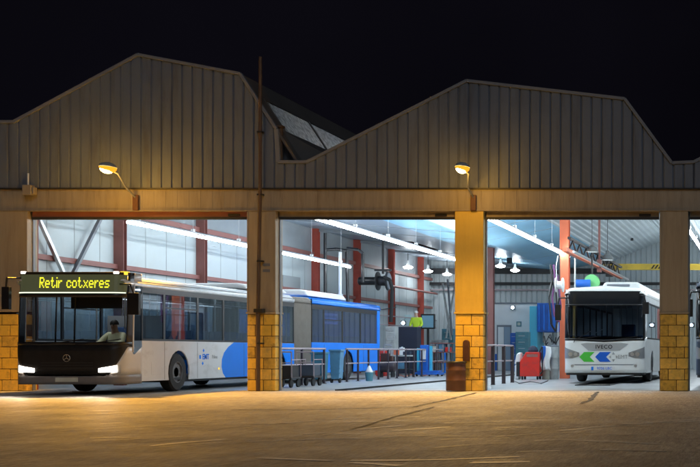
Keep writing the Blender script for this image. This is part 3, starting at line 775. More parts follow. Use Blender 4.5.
# windscreen glass + black surround
fm = MB(); patch(fm,-1.40,1.40,1.22,2.30,RC,36,5,.002,.12); shift(fm,O).build('windscreen',M['wglass'],bus,smooth=True)
fm = MB()
for a,b in ((-1.62,-1.36),(1.36,1.62)): patch(fm,a,b,scr_lo,2.86,RC,6,6,.006,.12)
patch(fm,-1.62,1.62,1.16,1.235,RC,40,1,.008,.12); patch(fm,-1.62,1.62,2.27,2.38,RC,40,1,.008,.12); patch(fm,-1.62,1.62,2.80,2.86,RC,40,1,.006,.12)
for a in (-.42,.02): patch(fm,a,a+.03,1.22,2.3,RC,1,2,-.25,.12)
shift(fm,O).build('windscreen_surround',M['black'],bus,solid=.02,smooth=True)
fm = MB(); patch(fm,-1.34,1.34,2.38,2.80,RC,36,2,-.01,.12); sg = shift(fm,O).build('sign_display',M['ledback'],bus)
fm = MB(); patch(fm,-1.30,1.30,2.365,2.392,RC,36,1,.012,.12); shift(fm,O).build('sign_strip',M['strip'],sg)
# LED lettering, dot matrix
def rk(z): return .12*max(0,(z-1.1)/1.9)**1.4
led = MB(); word='Retir cotxeres'; total=sum(len(GL[c][0])+1 for c in word)-1; pit=1.62/total
xc = -.66
for c in word:
    g_=GL[c]
    for r_ in range(7):
        for k in range(len(g_[r_])):
            if g_[r_][k]=='1':
                z = 2.72-r_*pit*1.65; x=xc+k*pit
                led.box(x-pit*.46,x+pit*.46,rk(z)-.006,rk(z)+.004,z-pit*.74,z+pit*.74)
    xc += (len(g_[0])+1)*pit
shift(led,(O[0]-.01,O[1],0)).build('sign_text',M['led'],sg)
# corners pillars to side: white side nose piece (behind the patch) from y .9
sides = MB()
CV = [(5.42,.30),(5.25,.42),(5.17,.60),(5.19,.80),(5.32,.98),(5.58,1.14),(5.95,ZW)]
for sx in (-1,1):
    xo, xi = sx*HW, sx*(HW-.03)
    sides.prism(side_poly(.9,5.0,.30,ZW,WH)[:-2]+CV,'x',xi,xo,0)
    sides.prism([(B0,ZW)]+CV[::-1]+side_poly(6.5,B0,.30,ZW,WH)[2:-1],'x',xi,xo,1)
    sides.prism(side_poly(B1,BL,.30,ZW,WH),'x',xi,xo,1)
sides.box(-HW,HW,BL-.03,BL,.4,H1-.3,1); sides.box(-HW+.05,HW-.05,B0-.05,B0-.02,.35,.6,0)
shift(sides,O).build('body',[M['buswhite'],M['busblue']],bus,bevel=.004)
# roof
rs = MB(); roof_shell(rs,H1,2.66,.17,B0,1); roof_shell(rs,H1,2.74,B1,BL+.05,0,1)
rs.prism(roof_loop(H1,2.66),'y',BL+.02,BL+.05,1); rs.prism(roof_loop(H1,2.66),'y',B0-.02,B0); rs.prism(roof_loop(H1,2.66),'y',B1,B1+.02)
shift(rs,O).build('roof',[M['buswhite'],M['busblue']],bus,smooth=True,solid=.02)
def pod(y0,y1,hw,z0,z1): 
    mb=MB(); mb.prism([(-hw,z0),(hw,z0),(hw-.12,z1-.05),(hw-.3,z1),(-hw+.3,z1),(-hw+.12,z1-.05)],'y',y0,y1); return mb
for a,b,zz in ((7.2,B0-.1,3.0),(B1+.1,15.6,3.06)):
    shift(pod(a,b,1.12,2.84,zz),O).build('roof_pod',M['white'],bus,bevel=.06,seg=3)
# side glazing
pl = MB(); 
edges = [(.9,2.0),(2.0,3.78),(3.78,5.30),(5.30,7.0),(7.0,8.65),(8.65,B0),(B1,12.9),(12.9,14.7),(14.7,16.6),(16.6,BL)]
for sx in (-1,1):
    xo, xi = sx*HW, sx*(HW-.035)
    for a,b in ((.9,B0),(B1,BL)):
        pl.box(xi,xo-sx*.002,a,b,ZW,ZW+.05,0 if a < 5 else 1); pl.box(xi,xo-sx*.002,a,b,2.42,2.68 if a < 5 else 2.75,0)
        if a > 5: pl.box(xi,xo-sx*.0005,b-.32,b,ZW,2.76,1)
    for a,b in edges:
        pl.box(xi,xo-sx*.002,a,a+.05,ZW+.05,2.42); pl.box(xi,xo-sx*.002,b-.05,b,ZW+.05,2.42)
for sx in (-1,1):          # opening vents in some windows
    xo = sx*(HW-.005)
    for a,b in (edges[1],edges[4],edges[7]): pl.box(xo-sx*.02,xo,a+.05,b-.05,2.08,2.11)
shift(pl,O).build('window_frame',[M['black'],M['busblue']],bus)
for sx in (-1,1):
    for a,b in edges:
        x=sx*(HW-.012); mb=MB().box(x-.004,x+.004,a+.05,b-.05,ZW+.05,2.42); shift(mb,O).build('window',M['glass'] if a < 10 else M['bglass'],bus)
# quarter window at the nose, dips below the waist line
for sx in (-1,1):
    mb = MB(); patch(mb,sx*1.62,sx*T_end,lambda t:1.19-.25*min(1,(abs(t)-1.3)/.35)+max(0,(abs(t)-1.7))*.55,2.62,RC,8,6,.004,.12); 
    shift(mb,O).build('window',M['dglass'],bus,smooth=True)
mb = MB()
for sx in (-1,1): 
    mb = MB(); patch(mb,sx*1.60,sx*T_end,2.60,2.86,RC,6,2,.003,.12); patch(mb,sx*1.60,sx*1.66,1.0,2.62,RC,1,6,.01,.12)
    shift(mb,O).build('corner_trim',M['busfront'],bus,smooth=True,solid=.02)
# bellows
bl = MB(); loops=[]
for k in range(29):
    y = B0-.02+(B1-B0+.04)*k/28; kk = .99 if k%2 else .90
    lp = [(x*kk, z if z<=2.66 else 2.66+(z-2.66)*(.95 if k%2 else .7)) for x,z in roof_loop(H1-.02,2.6)]
    lp = [(-HW*kk,.45 if k%2 else .5)]+lp+[(HW*kk,.45 if k%2 else .5)]
    loops.append([(x,y,z) for x,z in lp])
n_=len(loops[0]); bl.add([p for l_ in loops for p in l_],[(i*n_+k,i*n_+k+1,(i+1)*n_+k+1,(i+1)*n_+k) for i in range(28) for k in range(n_-1)])
shift(bl,O).build('bellows',M['bellows'],bus)
# floor, underbody, dashboard
mb = MB(); mb.box(-HW+.04,HW-.04,.3,BL-.05,.30,.36); mb.box(-.8,.8,3.2,8.0,.22,.30); mb.box(-.9,.9,15.9,BL-.1,.25,.9)
shift(mb,O).build('underbody',M['black'],bus)
mb = MB().prism([(.25,.5),(.25,1.12),(.75,1.0),(.85,.5)],'x',-1.15,1.15); shift(mb,O).build('dashboard',M['black'],bus,bevel=.02)
mb = MB().box(-HW+.05,HW-.05,.4,B0-.1,2.62,2.66).box(-HW+.05,HW-.05,B1+.1,BL-.1,2.62,2.66); shift(mb,O).build('interior_ceiling',M['interior'],bus)
seats(bus,O,[3.3,4.2,5.1,6.0,7.4,9.0-.2,12.2,13.2,15.4,16.4])
mb = MB()
for y in (1.9,3.1,4.9,6.8,8.4,12,13.8,15.7):
    for sx in (-.35,.35): mb.tube((sx,y,.36),(sx,y,2.62),.017,6)
mb.tube((-.35,1.9,2.35),(-.35,9.5,2.35),.015,6); mb.tube((.35,1.9,2.35),(.35,9.5,2.35),.015,6)
mb.tube((-.1,1.5,1.3),(-.95,1.5,1.3),.015,6)
shift(mb,O).build('grab_rails',M['alu'],bus)
for a in (1.0,3.2,5.6,8.0,12.2,14.6): MB().box(AX-.12,AX+.12,AY+a,AY+a+1.1,2.59,2.618).build('interior_lamp',M['buslamp'],bus)
mb = MB().lathe((.25,1.0,1.18),[(.23,-.012),(.245,0),(.23,.012),(.21,0)],24,'z'); mb.tube((.25,.8,.95),(.25,1.0,1.18),.03); mb.bar((.03,1.0,1.18),(.47,1.0,1.18),.03,.015)
shift(mb,O).build('steering_wheel',M['black'],bus)
mb = MB().box(.03,.49,1.35,1.8,.75,.9).prism([(1.75,.85),(1.9,.85),(2.02,1.6),(1.9,1.62)],'x',.03,.49).box(.15,.37,1.45,1.7,.36,.75); shift(mb,O).build('driver_seat',M['seat'],bus,bevel=.03)
mb = MB().box(-.18,-.14,1.2,2.08,.36,1.2).box(-.18,HW-.05,2.08,2.12,.36,1.9); shift(mb,O).build('cab_partition',M['interior'],bus)
MB().box(AX-.1,AX+1.1,AY+.35,AY+.37,2.02,2.4).build('sun_blind',M['black'],bus)
# lamps on the bus
for sx in (-1,1):
    mb=MB(); 
    fa0, fb0 = (.68,1.22)
    patch(mb,sx*fa0,sx*fb0,lambda t:.50+.02*(abs(t)-.8),lambda t:.64+.17*(abs(t)-.8),RC,10,2,.022,0); hl=shift(mb,O).build('headlight',M['lens'],bus,smooth=True)
    mb=MB(); 
    patch(mb,sx*.74,sx*1.14,lambda t:.53+.02*(abs(t)-.8),lambda t:.63+.17*(abs(t)-.8),RC,14,2,.014,0)
    shift(mb,O).build('bulb',M['headlamp'],hl)
    mb=MB(); x,y=planpt(sx*1.08,RC); mb.box(x-.05,x+.05,y+rk(2.86)-.03,y+rk(2.86)+.02,2.82,2.87); shift(mb,O).build('marker_light',M['marker'],bus)
mb=MB().box(HW-.16,HW-.02,.22,.40,2.80,2.88); shift(mb,O).build('marker_light',M['amber'],bus,bevel=.01)
for sx in (-1,1):
    li=bpy.data.lights.new('headlight_beam','SPOT'); li.energy=260; li.color=(1,.88,.75); li.spot_size=R(80); li.spot_blend=.8; li.shadow_soft_size=.08
    lo=bpy.data.objects.new('headlight_beam',li); COL.objects.link(lo); lo.parent=bus; lo.location=(sx*.95,-.1,.6); lo.rotation_euler=(R(86),0,R(180))
# front details: emblem, grille slots, wipers, plate
mb=MB().path([(.08*math.cos(2*math.pi*k/20),-.012,.86+.08*math.sin(2*math.pi*k/20)) for k in range(21)],.006,5)
for k in range(3):
    a=math.pi/2+2*math.pi*k/3; mb.bar((0,-.012,.86),(.072*math.cos(a),-.012,.86+.072*math.sin(a)),.008,.012)
shift(mb,O).build('emblem',M['alu'],bus)
mb=MB(); 
for z in (.62,.68,.74): mb.box(-.6,.6,-.012,-.004,z,z+.02)
shift(mb,O).build('grille',M['dark'],bus)
mb=MB().box(-.26,.26,-.014,-.004,.31,.41); shift(mb,O).build('number_plate',M['cream'],bus)
mb=MB()
for a,b in ((-.7,.1),(.2,.95)):
    mb.bar((a,-.03,1.17),(b,.0,1.25),.02,.015); mb.bar((b-.35,-.012,1.20),(b+.3,-.0,1.30),.015,.02)
shift(mb,O).build('wiper',M['black'],bus)
mirror(bus,O,-HW-.03,-.16,1.98,2.50,-1,.17); mirror(bus,O,HW+.33,-.12,1.86,2.36,1,.27)
for y in WH:
    for sx in (-1,1): wheel(bus,AX+sx*(HW-.17),AY+y,sx)
mb=MB()
for y in WH:
    for sx in (-1,1): mb.box(sx*(HW-.36),sx*(HW-.34),y-.6,y+.6,.3,1.1); mb.box(sx*(HW-.36),sx*(HW-.04),y-.6,y+.6,1.1,1.13)
shift(mb,O).build('wheel_housing',M['black'],bus)
for sx in (1,-1):
    for a in (2.0,3.75,6.6,7.9,12.9,16.9): MB().box(AX+sx*HW,AX+sx*(HW+.002),AY+a,AY+a+.012,.32,ZW-.02).build('panel_seam',M['dark'],bus)
    MB().box(AX+sx*HW,AX+sx*(HW+.002),AY+2.05,AY+7.8,.615,.625).build('panel_seam',M['trim'],bus) if 0 else None
    MB().box(AX+sx*HW,AX+sx*(HW+.004),AY+1.35,AY+1.85,.45,.75).build('service_flap',M['buswhite'],bus,bevel=.004)
# side marks
mb=MB()
for (y,z) in ((4.10,1.04),(4.05,.70)): mb.prism([(y-.05,z),(y,z-.05),(y+.05,z),(y,z+.05)],'x',HW,HW+.003)
mb.box(HW,HW+.003,3.86,3.95,.82,.92); shift(mb,O).build('logo',M['busblue'],bus)
text('EMT',.20,(AX+HW+.004,AY+4.22,.87),'side',M['busblue'],bus,bold=True)
text('Palma',.14,(AX+HW+.004,AY+4.75,.87),'side',M['greyp'],bus)
# poster-like route sign inside rear window
mb=MB().box(HW-.06,HW-.03,12.95,14.3,1.95,2.32,0).box(HW-.03,HW-.026,13.05,14.2,2.03,2.24,1).box(HW-.026,HW-.023,13.1,14.1,2.1,2.17,0); shift(mb,O).build('route_sign',[M['white'],M['teal']],bus)
for y in (5.0,12.1): 
    mb=MB().lathe((HW,y,.55),[(.03,0),(.03,.01)],10,'x'); shift(mb,O).build('side_marker',M['amber'],bus)
# driver
dr = empty('person', (AX+.27,AY+1.6,.36), 'driver in a pale yellow shirt seated behind the windscreen of the articulated bus', 'person')
bx,by=AX+.27,AY
J=dict(hip=(bx,by+1.58,.95),chest=(bx,by+1.62,1.33),neck=(bx,by+1.60,1.50),head=(bx-.01,by+1.56,1.63),crown=(bx-.01,by+1.57,1.72))
for s,q in (('L',-1),('R',1)):
    J.update({'sh'+s:(bx+q*.19,by+1.60,1.42),'el'+s:(bx+q*.27,by+1.38,1.22),'wr'+s:(bx+q*.20,by+1.14,1.22),'pa'+s:(bx+q*.19,by+1.07,1.22),
      'th'+s:(bx+q*.10,by+1.48,.93),'kn'+s:(bx+q*.13,by+1.10,.88),'an'+s:(bx+q*.13,by+1.00,.47),'to'+s:(bx+q*.13,by+.85,.42)})
person(dr,J,M['shirt'],M['navy'])

# ---------- white city bus (in the right-hand bay) and the dark one beyond the last pillar
M['bezel']=mat('lamp_bezel',(.36,.37,.38),.25,.3)
def city_bus(O, label, body_m, low=False, length=12.0, marks=True):
    H=3.0; RC=.26; te=(HW-RC)+math.pi*RC/2+(.9-RC)
    b = empty('city_bus',O,label,'bus')
    zw=1.42; wh=[2.7,8.8]
    f=HW-RC; arc=math.pi*RC/2
    def scr(t): a=abs(t); return 1.37+.05*min(1,a/1.0) if a < f+arc*.6 else 1.42+.10*(a-f-arc*.6)
    mb=MB(); patch(mb,-te,te,.34,lambda t:min(scr(t),2.4),RC,48,8,0,.14); shift(mb,O).build('front_panel',body_m,b,solid=.03,smooth=True)
    mb=MB(); patch(mb,-te,te,.27,.34,RC,40,1,-.03,0); shift(mb,O).build('bumper_skirt',M['dark'],b,solid=.03)
    mb=MB(); patch(mb,-1.30,1.30,scr,2.50,RC,40,6,.006,.14); shift(mb,O).build('windscreen',M['dglass'],b,smooth=True)
    mb=MB(); patch(mb,-1.34,1.34,2.50,2.94,RC,40,3,.006,.14); shift(mb,O).build('destination_sign',mat('sign_glass',(.012,.014,.018),.08),b,smooth=True)
    mb=MB(); patch(mb,-1.36,1.36,lambda t:scr(t)-.05,lambda t:scr(t)+.02,RC,40,1,.012,.14)
    for a,c in ((-1.40,-1.26),(1.26,1.40)): patch(mb,a,c,scr,2.94,RC,4,6,.010,.14)
    patch(mb,-1.36,1.36,2.48,2.52,RC,40,1,.012,.14)
    shift(mb,O).build('windscreen_surround',M['black'],b,solid=.01,smooth=True)
    mb=MB()
    for sx in (-1,1): patch(mb,sx*1.38,sx*te,scr,3.0,RC,6,6,.002,.14)
    shift(mb,O).build('corner_trim',body_m,b,solid=.02,smooth=True)
    mb=MB(); roof_shell(mb,H+.12,2.86,.14,length,1); shift(mb,O).build('roof',body_m,b,solid=.02,smooth=True)
    mb=MB().prism([(-.25,3.0),(1.14,3.0),(1.05,3.22),(.95,3.27),(-.10,3.27)],'y',.9,11.0); shift(mb,O).build('roof_pod',body_m,b,bevel=.07,seg=3)
    mb=MB().box(-.02,.72,.86,.90,3.12,3.20); shift(mb,O).build('roof_vent',M['trim'],b,bevel=.02)
    mb=MB()
    for sx in (-1,1):
        xo,xi=sx*HW,sx*(HW-.03)
        mb.prism(side_poly(.9,length,.32,zw,wh),'x',xi,xo); mb.box(xi,xo,.9,length,2.62,2.9)
    mb.box(-HW,HW,length-.03,length,.4,2.9); shift(mb,O).build('body',body_m,b)
    es=[.9+ (length-1.0)*k/7 for k in range(8)]; mb=MB()
    for sx in (-1,1):
        xo,xi=sx*(HW-.002),sx*(HW-.035)
        mb.box(xi,xo,.9,length-.1,zw,zw+.05); mb.box(xi,xo,.9,length-.1,2.55,2.62)
        for e in es: mb.box(xi,xo,max(.9,e-.04),e+.04,zw+.05,2.55)
    shift(mb,O).build('window_frame',M['black'],b)
    for sx in (-1,1):
        for e,g2 in zip(es,es[1:]):
            x=sx*(HW-.012); q=MB().box(x-.004,x+.004,e+.04,g2-.04,zw+.05,2.55); shift(q,O).build('window',M['glass'],b)
    mb=MB().box(-HW+.04,HW-.04,.3,length-.1,.32,.38).box(-.8,.8,3.4,8,.24,.32); shift(mb,O).build('underbody',M['black'],b)
    mb=MB().prism([(.25,.5),(.25,1.5),(.8,1.35),(.9,.5)],'x',-1.15,1.15); shift(mb,O).build('dashboard',M['black'],b,bevel=.02)
    mb=MB().box(-HW+.05,HW-.05,.4,length-.1,2.80,2.84); shift(mb,O).build('interior_ceiling',M['interior'],b)
    seats(b,O,[2.6,3.6,4.6,5.6,6.6,7.6,9.6,10.6])
    mb=MB()
    for y in (1.7,3.2,5,7): 
        for sx in (-.35,.35): mb.tube((sx,y,.38),(sx,y,2.8),.017,6)
    shift(mb,O).build('grab_rails',M['alu'],b)
    mb=MB().lathe((.55,.85,1.45),[(.21,-.01),(.225,0),(.21,.01),(.19,0)],20,'z').bar((.35,.85,1.45),(.75,.85,1.45),.03,.02); shift(mb,O).build('steering_wheel',M['black'],b)
    mb=MB().box(.32,.80,1.25,1.7,.95,1.1).prism([(1.65,1.0),(1.8,1.0),(1.92,1.9),(1.8,1.92)],'x',.32,.80).box(.45,.67,1.35,1.6,.38,.95); shift(mb,O).build('driver_seat',M['seat'],b,bevel=.03)
    for y in wh:
        for sx in (-1,1): wheel(b,O[0]+sx*(HW-.17),O[1]+y,sx)
    for sx in (-1,1):
        hm=MB(); patch(hm,sx*.78,sx*1.34,lambda t:.80+.30*max(0,1.0-abs(t)),lambda t:.98+.34*(abs(t)-.78),RC,8,2,.010,0); hl=shift(hm,O).build('headlight',M['bezel'],b,smooth=True)
        hm=MB()
        for q,rr in ((.90,.06),(1.06,.07)):
            x,y=planpt(sx*q,RC); hm.lathe((x,y-.03,.93),[(rr,0),(rr,.02),(rr*.6,.015),(0,.015)],16,'y')
        shift(hm,O).build('reflector',M['alu'],hl,smooth=True)
        fg=MB().lathe((sx*1.0,-.008,.56),[(.05,0),(.05,.01)],14,'y'); shift(fg,O).build('fog_light',M['alu'],b)
    mirror(b,O,HW+.06,-.10,2.20,2.58,1,.20); mirror(b,O,-HW-.16,-.12,2.0,2.5,-1,.18)
    if marks:
        g_=MB().prism([(-.74,1.26),(-.5,1.05),(.5,1.05),(.78,1.26),(.55,1.29),(-.55,1.29)],'y',-.012,-.002); gr=shift(g_,O).build('grille',mat('grille_grey',(.42,.43,.44),.4,.1),b)
        text('IVECO',.17,(O[0]+.0,O[1]-.016,1.16),'front',M['black'],gr,bold=True,spacing=1.15)
        def arrow(x0,x1,z0,z1): zc=(z0+z1)/2; d=.15; return [(x0,zc),(x0+d,z0),(x1,z0),(x1-d,zc),(x1,z1),(x0+d,z1)]
        MBg=MB().prism(arrow(-.78,-.30,.69,1.0),'y',-.010,-.001); shift(MBg,O).build('green_arrow',mat('arrow_green',(.08,.55,.06),.35),b)
        MBg=MB().prism(arrow(-.28,.22,.69,1.0),'y',-.010,-.001); shift(MBg,O).build('blue_arrow',mat('arrow_blue',(.01,.12,.62),.35),b)
        lg=MB()
        for q in (.11,-.11): lg.prism([(.30-.05,.845+q*.7),(.30+.05,.845+q*.7),(.30,.845+q*1.45)],'y',-.010,-.001)
        for q in (.11,-.11): lg.prism([(.30+q*.7,.845-.05),(.30+q*.7,.845+.05),(.30+q*1.35,.845)],'y',-.010,-.001)
        lo_=shift(lg,O).build('logo',M['greyp'],b); text('EMT',.17,(O[0]+.60,O[1]-.008,.845),'front',M['greyp'],lo_)
        pl_=MB().box(-.40,.36,-.02,-.002,.42,.54,0).box(-.40,-.33,-.024,-.02,.42,.54,1); p_=shift(pl_,O).build('number_plate',[M['white'],M['busblue']],b)
        text('9706 LBC',.12,(O[0]+.02,O[1]-.026,.48),'front',M['busblue'],p_)
        st=MB().prism([(-.9,.585),(.9,.585),(.98,.61),(-.98,.61)],'y',-.006,-.001); shift(st,O).build('panel_line',M['trim'],b)
    wp=MB().bar((-.9,-.03,1.42),(-.95,-.04,1.30),.02,.02)
    for a,c in ((-.95,-.15),(.35,1.05)): wp.bar((a,-.035,1.40),(c,-.02,1.50),.02,.015)
    wp.bar((-.85,-.02,1.42),(-.45,-.01,1.66),.015,.02)
    shift(wp,O).build('wiper',M['black'],b)
    ct=MB()
    for a,zz in ((-.72,1.52),(-.38,1.56)): ct.bar((a,.12,zz),(a+.32,.14,zz+.16),.05,.02)
    shift(ct,O).build('windscreen_papers',M['white'],b)
    return b
city_bus((-6.54+HW,39.0,0),'white single-deck bus with green and blue arrows parked over the inspection pit',mat('bus3_white',(.86,.89,.89),.25,0,.04,1.2,dirt=(.6,.6,.58),dirt_amt=.25))
db = city_bus((-2.12+HW,35.0,0),'dark vehicle almost hidden behind the last brown pillar',mat('dark_blue_paint',(.03,.05,.09),.35,0,.1,1),marks=False)

# ------------------------------------------------------------------ railings
def railing(x, ys, label, ztop=1.10, zmid=.62, pr=.028, mt='post', yend=None):
    t = empty('railing',(x,ys[0],0),label,'railing')
    for y in ys: 
        MB().box(x-pr,x+pr,y-pr,y+pr,.004,ztop).box(x-.06,x+.06,y-.06,y+.06,.004,.016).build('post',M[mt],t)
    a,b=ys[0]-.1,(yend or ys[-1]+.1)
    MB().tube((x,a,ztop),(x,b,ztop),.03,8).build('top_rail',M['rail'],t,smooth=True)
    MB().tube((x,a,zmid),(x,b,zmid),.022,8).build('mid_rail',M['rail'],t,smooth=True)
railing(-14.1,[35.2,37.05,38.9],'short pinkish steel railing beside the articulated bus behind the trolleys')
railing(-14.1,[41+1.1*k for k in range(13)],'long steel railing with dark posts in the middle bay')
railing(-8.4,[36.0,37.3,38.8,40.1],'low railing with thick black posts next to the yellow pillar',1.2,.72,.05)
# ------------------------------------------------------------------ trolleys and bins
M['bluegrey2']=mat('dark_blue_grey_box',(.05,.07,.10),.5,0,.1,3)
def trolley(x,y,label,w=.55,lab=True,col='dark'):
    t = empty('trolley',(x,y,0),label,'trolley','dark wheeled trolleys by the railing')
    MB().box(x-w/2,x+w/2,y-.35,y+.35,.24,.30).box(x-w/2+.04,x+w/2-.04,y-.3,y+.3,.30,.62,1).build('bed',[M['black'],M[col]],t,bevel=.01)
    fr=MB()
    for sx in (-1,1): fr.tube((x+sx*w/2,y-.33,.28),(x+sx*w/2,y-.36,1.0),.016,6); fr.tube((x+sx*w/2,y+.33,.28),(x+sx*w/2,y+.33,.8),.016,6)
    fr.tube((x-w/2,y-.36,1.0),(x+w/2,y-.36,1.0),.018,6); fr.tube((x-w/2,y-.345,.7),(x+w/2,y-.345,.7),.012,6); fr.tube((x-w/2,y-.35,.78),(x-w/2,y+.33,.78),.012,6); fr.tube((x+w/2,y-.35,.78),(x+w/2,y+.33,.78),.012,6)
    fr.build('handle_frame',M['rail'],t)
    for sx in (-1,1):
        for sy in (-1,1): MB().lathe((x+sx*(w/2-.05),y+sy*.26,.125),[(.06,-.03),(.12,-.025),(.12,.025),(.06,.03)],18,'x').build('wheel',M['rubber'],t,smooth=True)
trolley(-13.6,34.6,'dark wheeled trolley right beside the pillar with the drain pipe')
trolley(-13.55,36.2,'dark wheeled trolley with a grey mesh box, second from the pillar with the drain pipe',.5,True,'bluegrey2')
def bin_(x,y,label,mt,h=1.0,w=.38):
    t = empty('wheeled_bin',(x,y,0),label,'bin','wheeled bins by the railing')
    MB().prism([(x-w/2+.05,.12),(x+w/2-.05,.12),(x+w/2,h-.06),(x-w/2,h-.06)],'y',y-w/2,y+w/2).build('tub',M[mt],t,bevel=.02)
    MB().box(x-w/2-.02,x+w/2+.02,y-w/2-.02,y+w/2+.02,h-.06,h).tube((x-w/2,y+w/2+.04,h-.03),(x+w/2,y+w/2+.04,h-.03),.015,6).build('lid',M[mt],t,bevel=.015)
    rb=MB(); 
    for k in range(4): rb.box(x-w/2+.02,x+w/2-.02,y-w/2-.012,y-w/2,.3+k*.15,.33+k*.15)
    rb.build('rib',M[mt],t)
    for sx in (-1,1): MB().lathe((x+sx*(w/2-.05),y-.1,.08),[(.04,-.03),(.08,-.025),(.08,.025),(.04,.03)],16,'x').build('wheel',M['rubber'],t,smooth=True)
bin_(-14.42,39.4,'teal wheeled bin closest to the bus at the end of the short railing','teal',1.0,.42)
bin_(-14.05,39.9,'pale blue wheeled bin in the gap between the railings','bluegrey',1.08,.36)
t = empty('bucket',(-13.75,42.2,0),'small grey bucket with a white cone top by the long railing','bucket')
MB().lathe((-13.75,42.2,.004),[(.11,0),(.14,.30),(.13,.30),(.1,.03)],16).build('pail',M['teal'],t,smooth=True)
MB().lathe((-13.75,42.2,.31),[(.13,0),(.12,.03),(.03,.22),(.0,.23)],16).build('cone',M['white'],t,smooth=True)

# ------------------------------------------------------------------ extraction hose reel and ducts
hx_,hz_ = xz(383,281,52.); hy_=52.
t = empty('exhaust_hose_reel',(hx_,hy_,hz_),'black exhaust hose reel with a hanging hose over the articulated bus','hose reel')
MB().lathe((hx_,hy_,hz_),[(.22,-.25),(.40,-.23),(.40,-.19),(.20,-.17),(.20,.17),(.40,.19),(.40,.23),(.22,.25)],28,'x').build('drum',M['dark'],t,smooth=True)
MB().lathe((hx_+.25,hy_,hz_),[(.30,0),(.34,.01),(.30,.03),(.24,.03)],24,'x').build('drum_ring',M['trim'],t,smooth=True)
MB().lathe((hx_-.25,hy_,hz_),[(.17,0),(.17,-.75),(.10,-.8)],18,'x').build('motor',M['black'],t,smooth=True)
pts=[(hx_+.15,hy_-.38,hz_+.15),(hx_+.42,hy_-.42,hz_+.02),(hx_+.52,hy_-.42,hz_-.35),(hx_+.50,hy_-.42,hz_-1.0),(hx_+.46,hy_-.42,hz_-1.75)]
MB().path(pts,.075,10).build('hose',M['rubber'],t,smooth=True)
MB().bar((hx_,hy_,hz_+.3),(hx_,hy_,6.0),.08,.08).box(hx_-.35,hx_+.35,hy_-.06,hy_+.06,hz_+.42,hz_+.5).build('hanger',M['dark'],t)
t = empty('extraction_duct',(-17.6,50.5,2.8),'black bent extraction pipes beside the hose reel','duct')
for pa in ([(-17.55,51,5.2),(-17.55,51,4.9),(-17.5,51,2.9)],[(-18.3,50.6,5.9),(-18.3,50.6,3.0)],[(-18.3,50.6,5.2),(-17.9,50.8,5.25),(-17.55,51,5.2)],[(-16.95,51.2,5.1),(-16.95,51.2,3.9)],[(-17.55,51,5.3),(-17.1,51.1,5.25),(-16.95,51.2,5.1)]):
    MB().path(pa,.065,10).build('duct_pipe',M['black'],t,smooth=True)
t = MB().tube((-14.85-.5,AY+17.0,3.0),(-15.35,AY+17.0,5.0),.06,10).box(-15.43,-15.27,AY+16.92,AY+17.08,4.9,5.1); 
xx,zz = xz(341.5,290,45.5); x2,z2=xz(341.5,252,45.5)
t = MB().tube((-15.9,45.5,3.12-.0),(-15.9,45.5,z2),.055,10).box(-15.98,-15.82,45.42,45.58,3.10,3.14).build('service_mast',M['white']); tag(t,'thin white vertical pipe rising above the blue rear of the bus','pipe')
# cable trunk along the upper wall and small boxes
# ------------------------------------------------------------------ workshop clutter, middle bay
def cabinet(name,x,y,w,d,h,mt,label,cat,door=True,z0=.004,handle='alu'):
    t = empty(name,(x,y,z0),label,cat)
    MB().box(x-w/2,x+w/2,y-d/2,y+d/2,z0+.06,z0+h).box(x-w/2+.03,x+w/2-.03,y-d/2+.03,y+d/2-.03,z0,z0+.06).build('carcass',mt,t,bevel=.02)
    n_=max(1,int(h/.3)); 
    for k in range(n_):
        a=z0+.1+(h-.14)*k/n_; b_=z0+.1+(h-.14)*(k+1)/n_-.02
        dd=MB().box(x-w/2+.03,x+w/2-.03,y-d/2-.015,y-d/2,a,b_).build('drawer',mt,t,bevel=.006)
        MB().box(x-w*.25,x+w*.25,y-d/2-.035,y-d/2-.015,(a+b_)/2,(a+b_)/2+.02).build('handle',M[handle],dd)
    return t
def gx(px,d): return (px-VX)*d/FPX
def zz_(py,d): return 1+(VY-py)*d/FPX
cabinet('tool_trolley',gx(382,51),51,.42,.5,1.05,M['redbox'],'red drawer trolley behind the long railing next to the bus tail','tool trolley')
cabinet('machine_cabinet',gx(392,53),53,.42,.5,2.1,M['greyp'],'tall grey machine cabinet left of the dark work platform','cabinet')
t = empty('work_platform',(gx(408,56),56,0),'dark raised work platform carrying the worker in yellow','platform')
px0,px1=gx(398,55.5),gx(416,55.5)
MB().box(px0,px1,55,57,1.05,1.12).build('deck',M['dark'],t)
MB().box(px0,gx(419,54.6),54.3,54.95,.05,zz_(327,54.6)).build('guard_cabinet',M['navy'],t,bevel=.02)
MB().box(px0+.05,px1-.02,55.2,56.6,.05,1.04).build('cabinet_body',M['dark'],t,bevel=.02)
for xx in (px0,px1-.06):
    for yy in (55,56.94): MB().box(xx,xx+.06,yy,yy+.06,.004,1.05).build('leg',M['dark'],t)
MB().tube((px0,55.02,2.0),(px1,55.02,2.0),.02,6).tube((px0,55.02,1.1),(px0,55.02,2.0),.02,6).tube((px1,55.02,1.1),(px1,55.02,2.0),.02,6).build('guard_rail',M['rail'],t)
wx=gx(416.5,56); wy=56.
wk = empty('person',(wx,wy,1.12),'worker in a yellow hi-vis top standing on the dark platform','person')
J=dict(hip=(wx,wy,2.02),chest=(wx,wy,2.42),neck=(wx,wy-.01,2.60),head=(wx-.02,wy-.03,2.74),crown=(wx-.02,wy-.02,2.83))
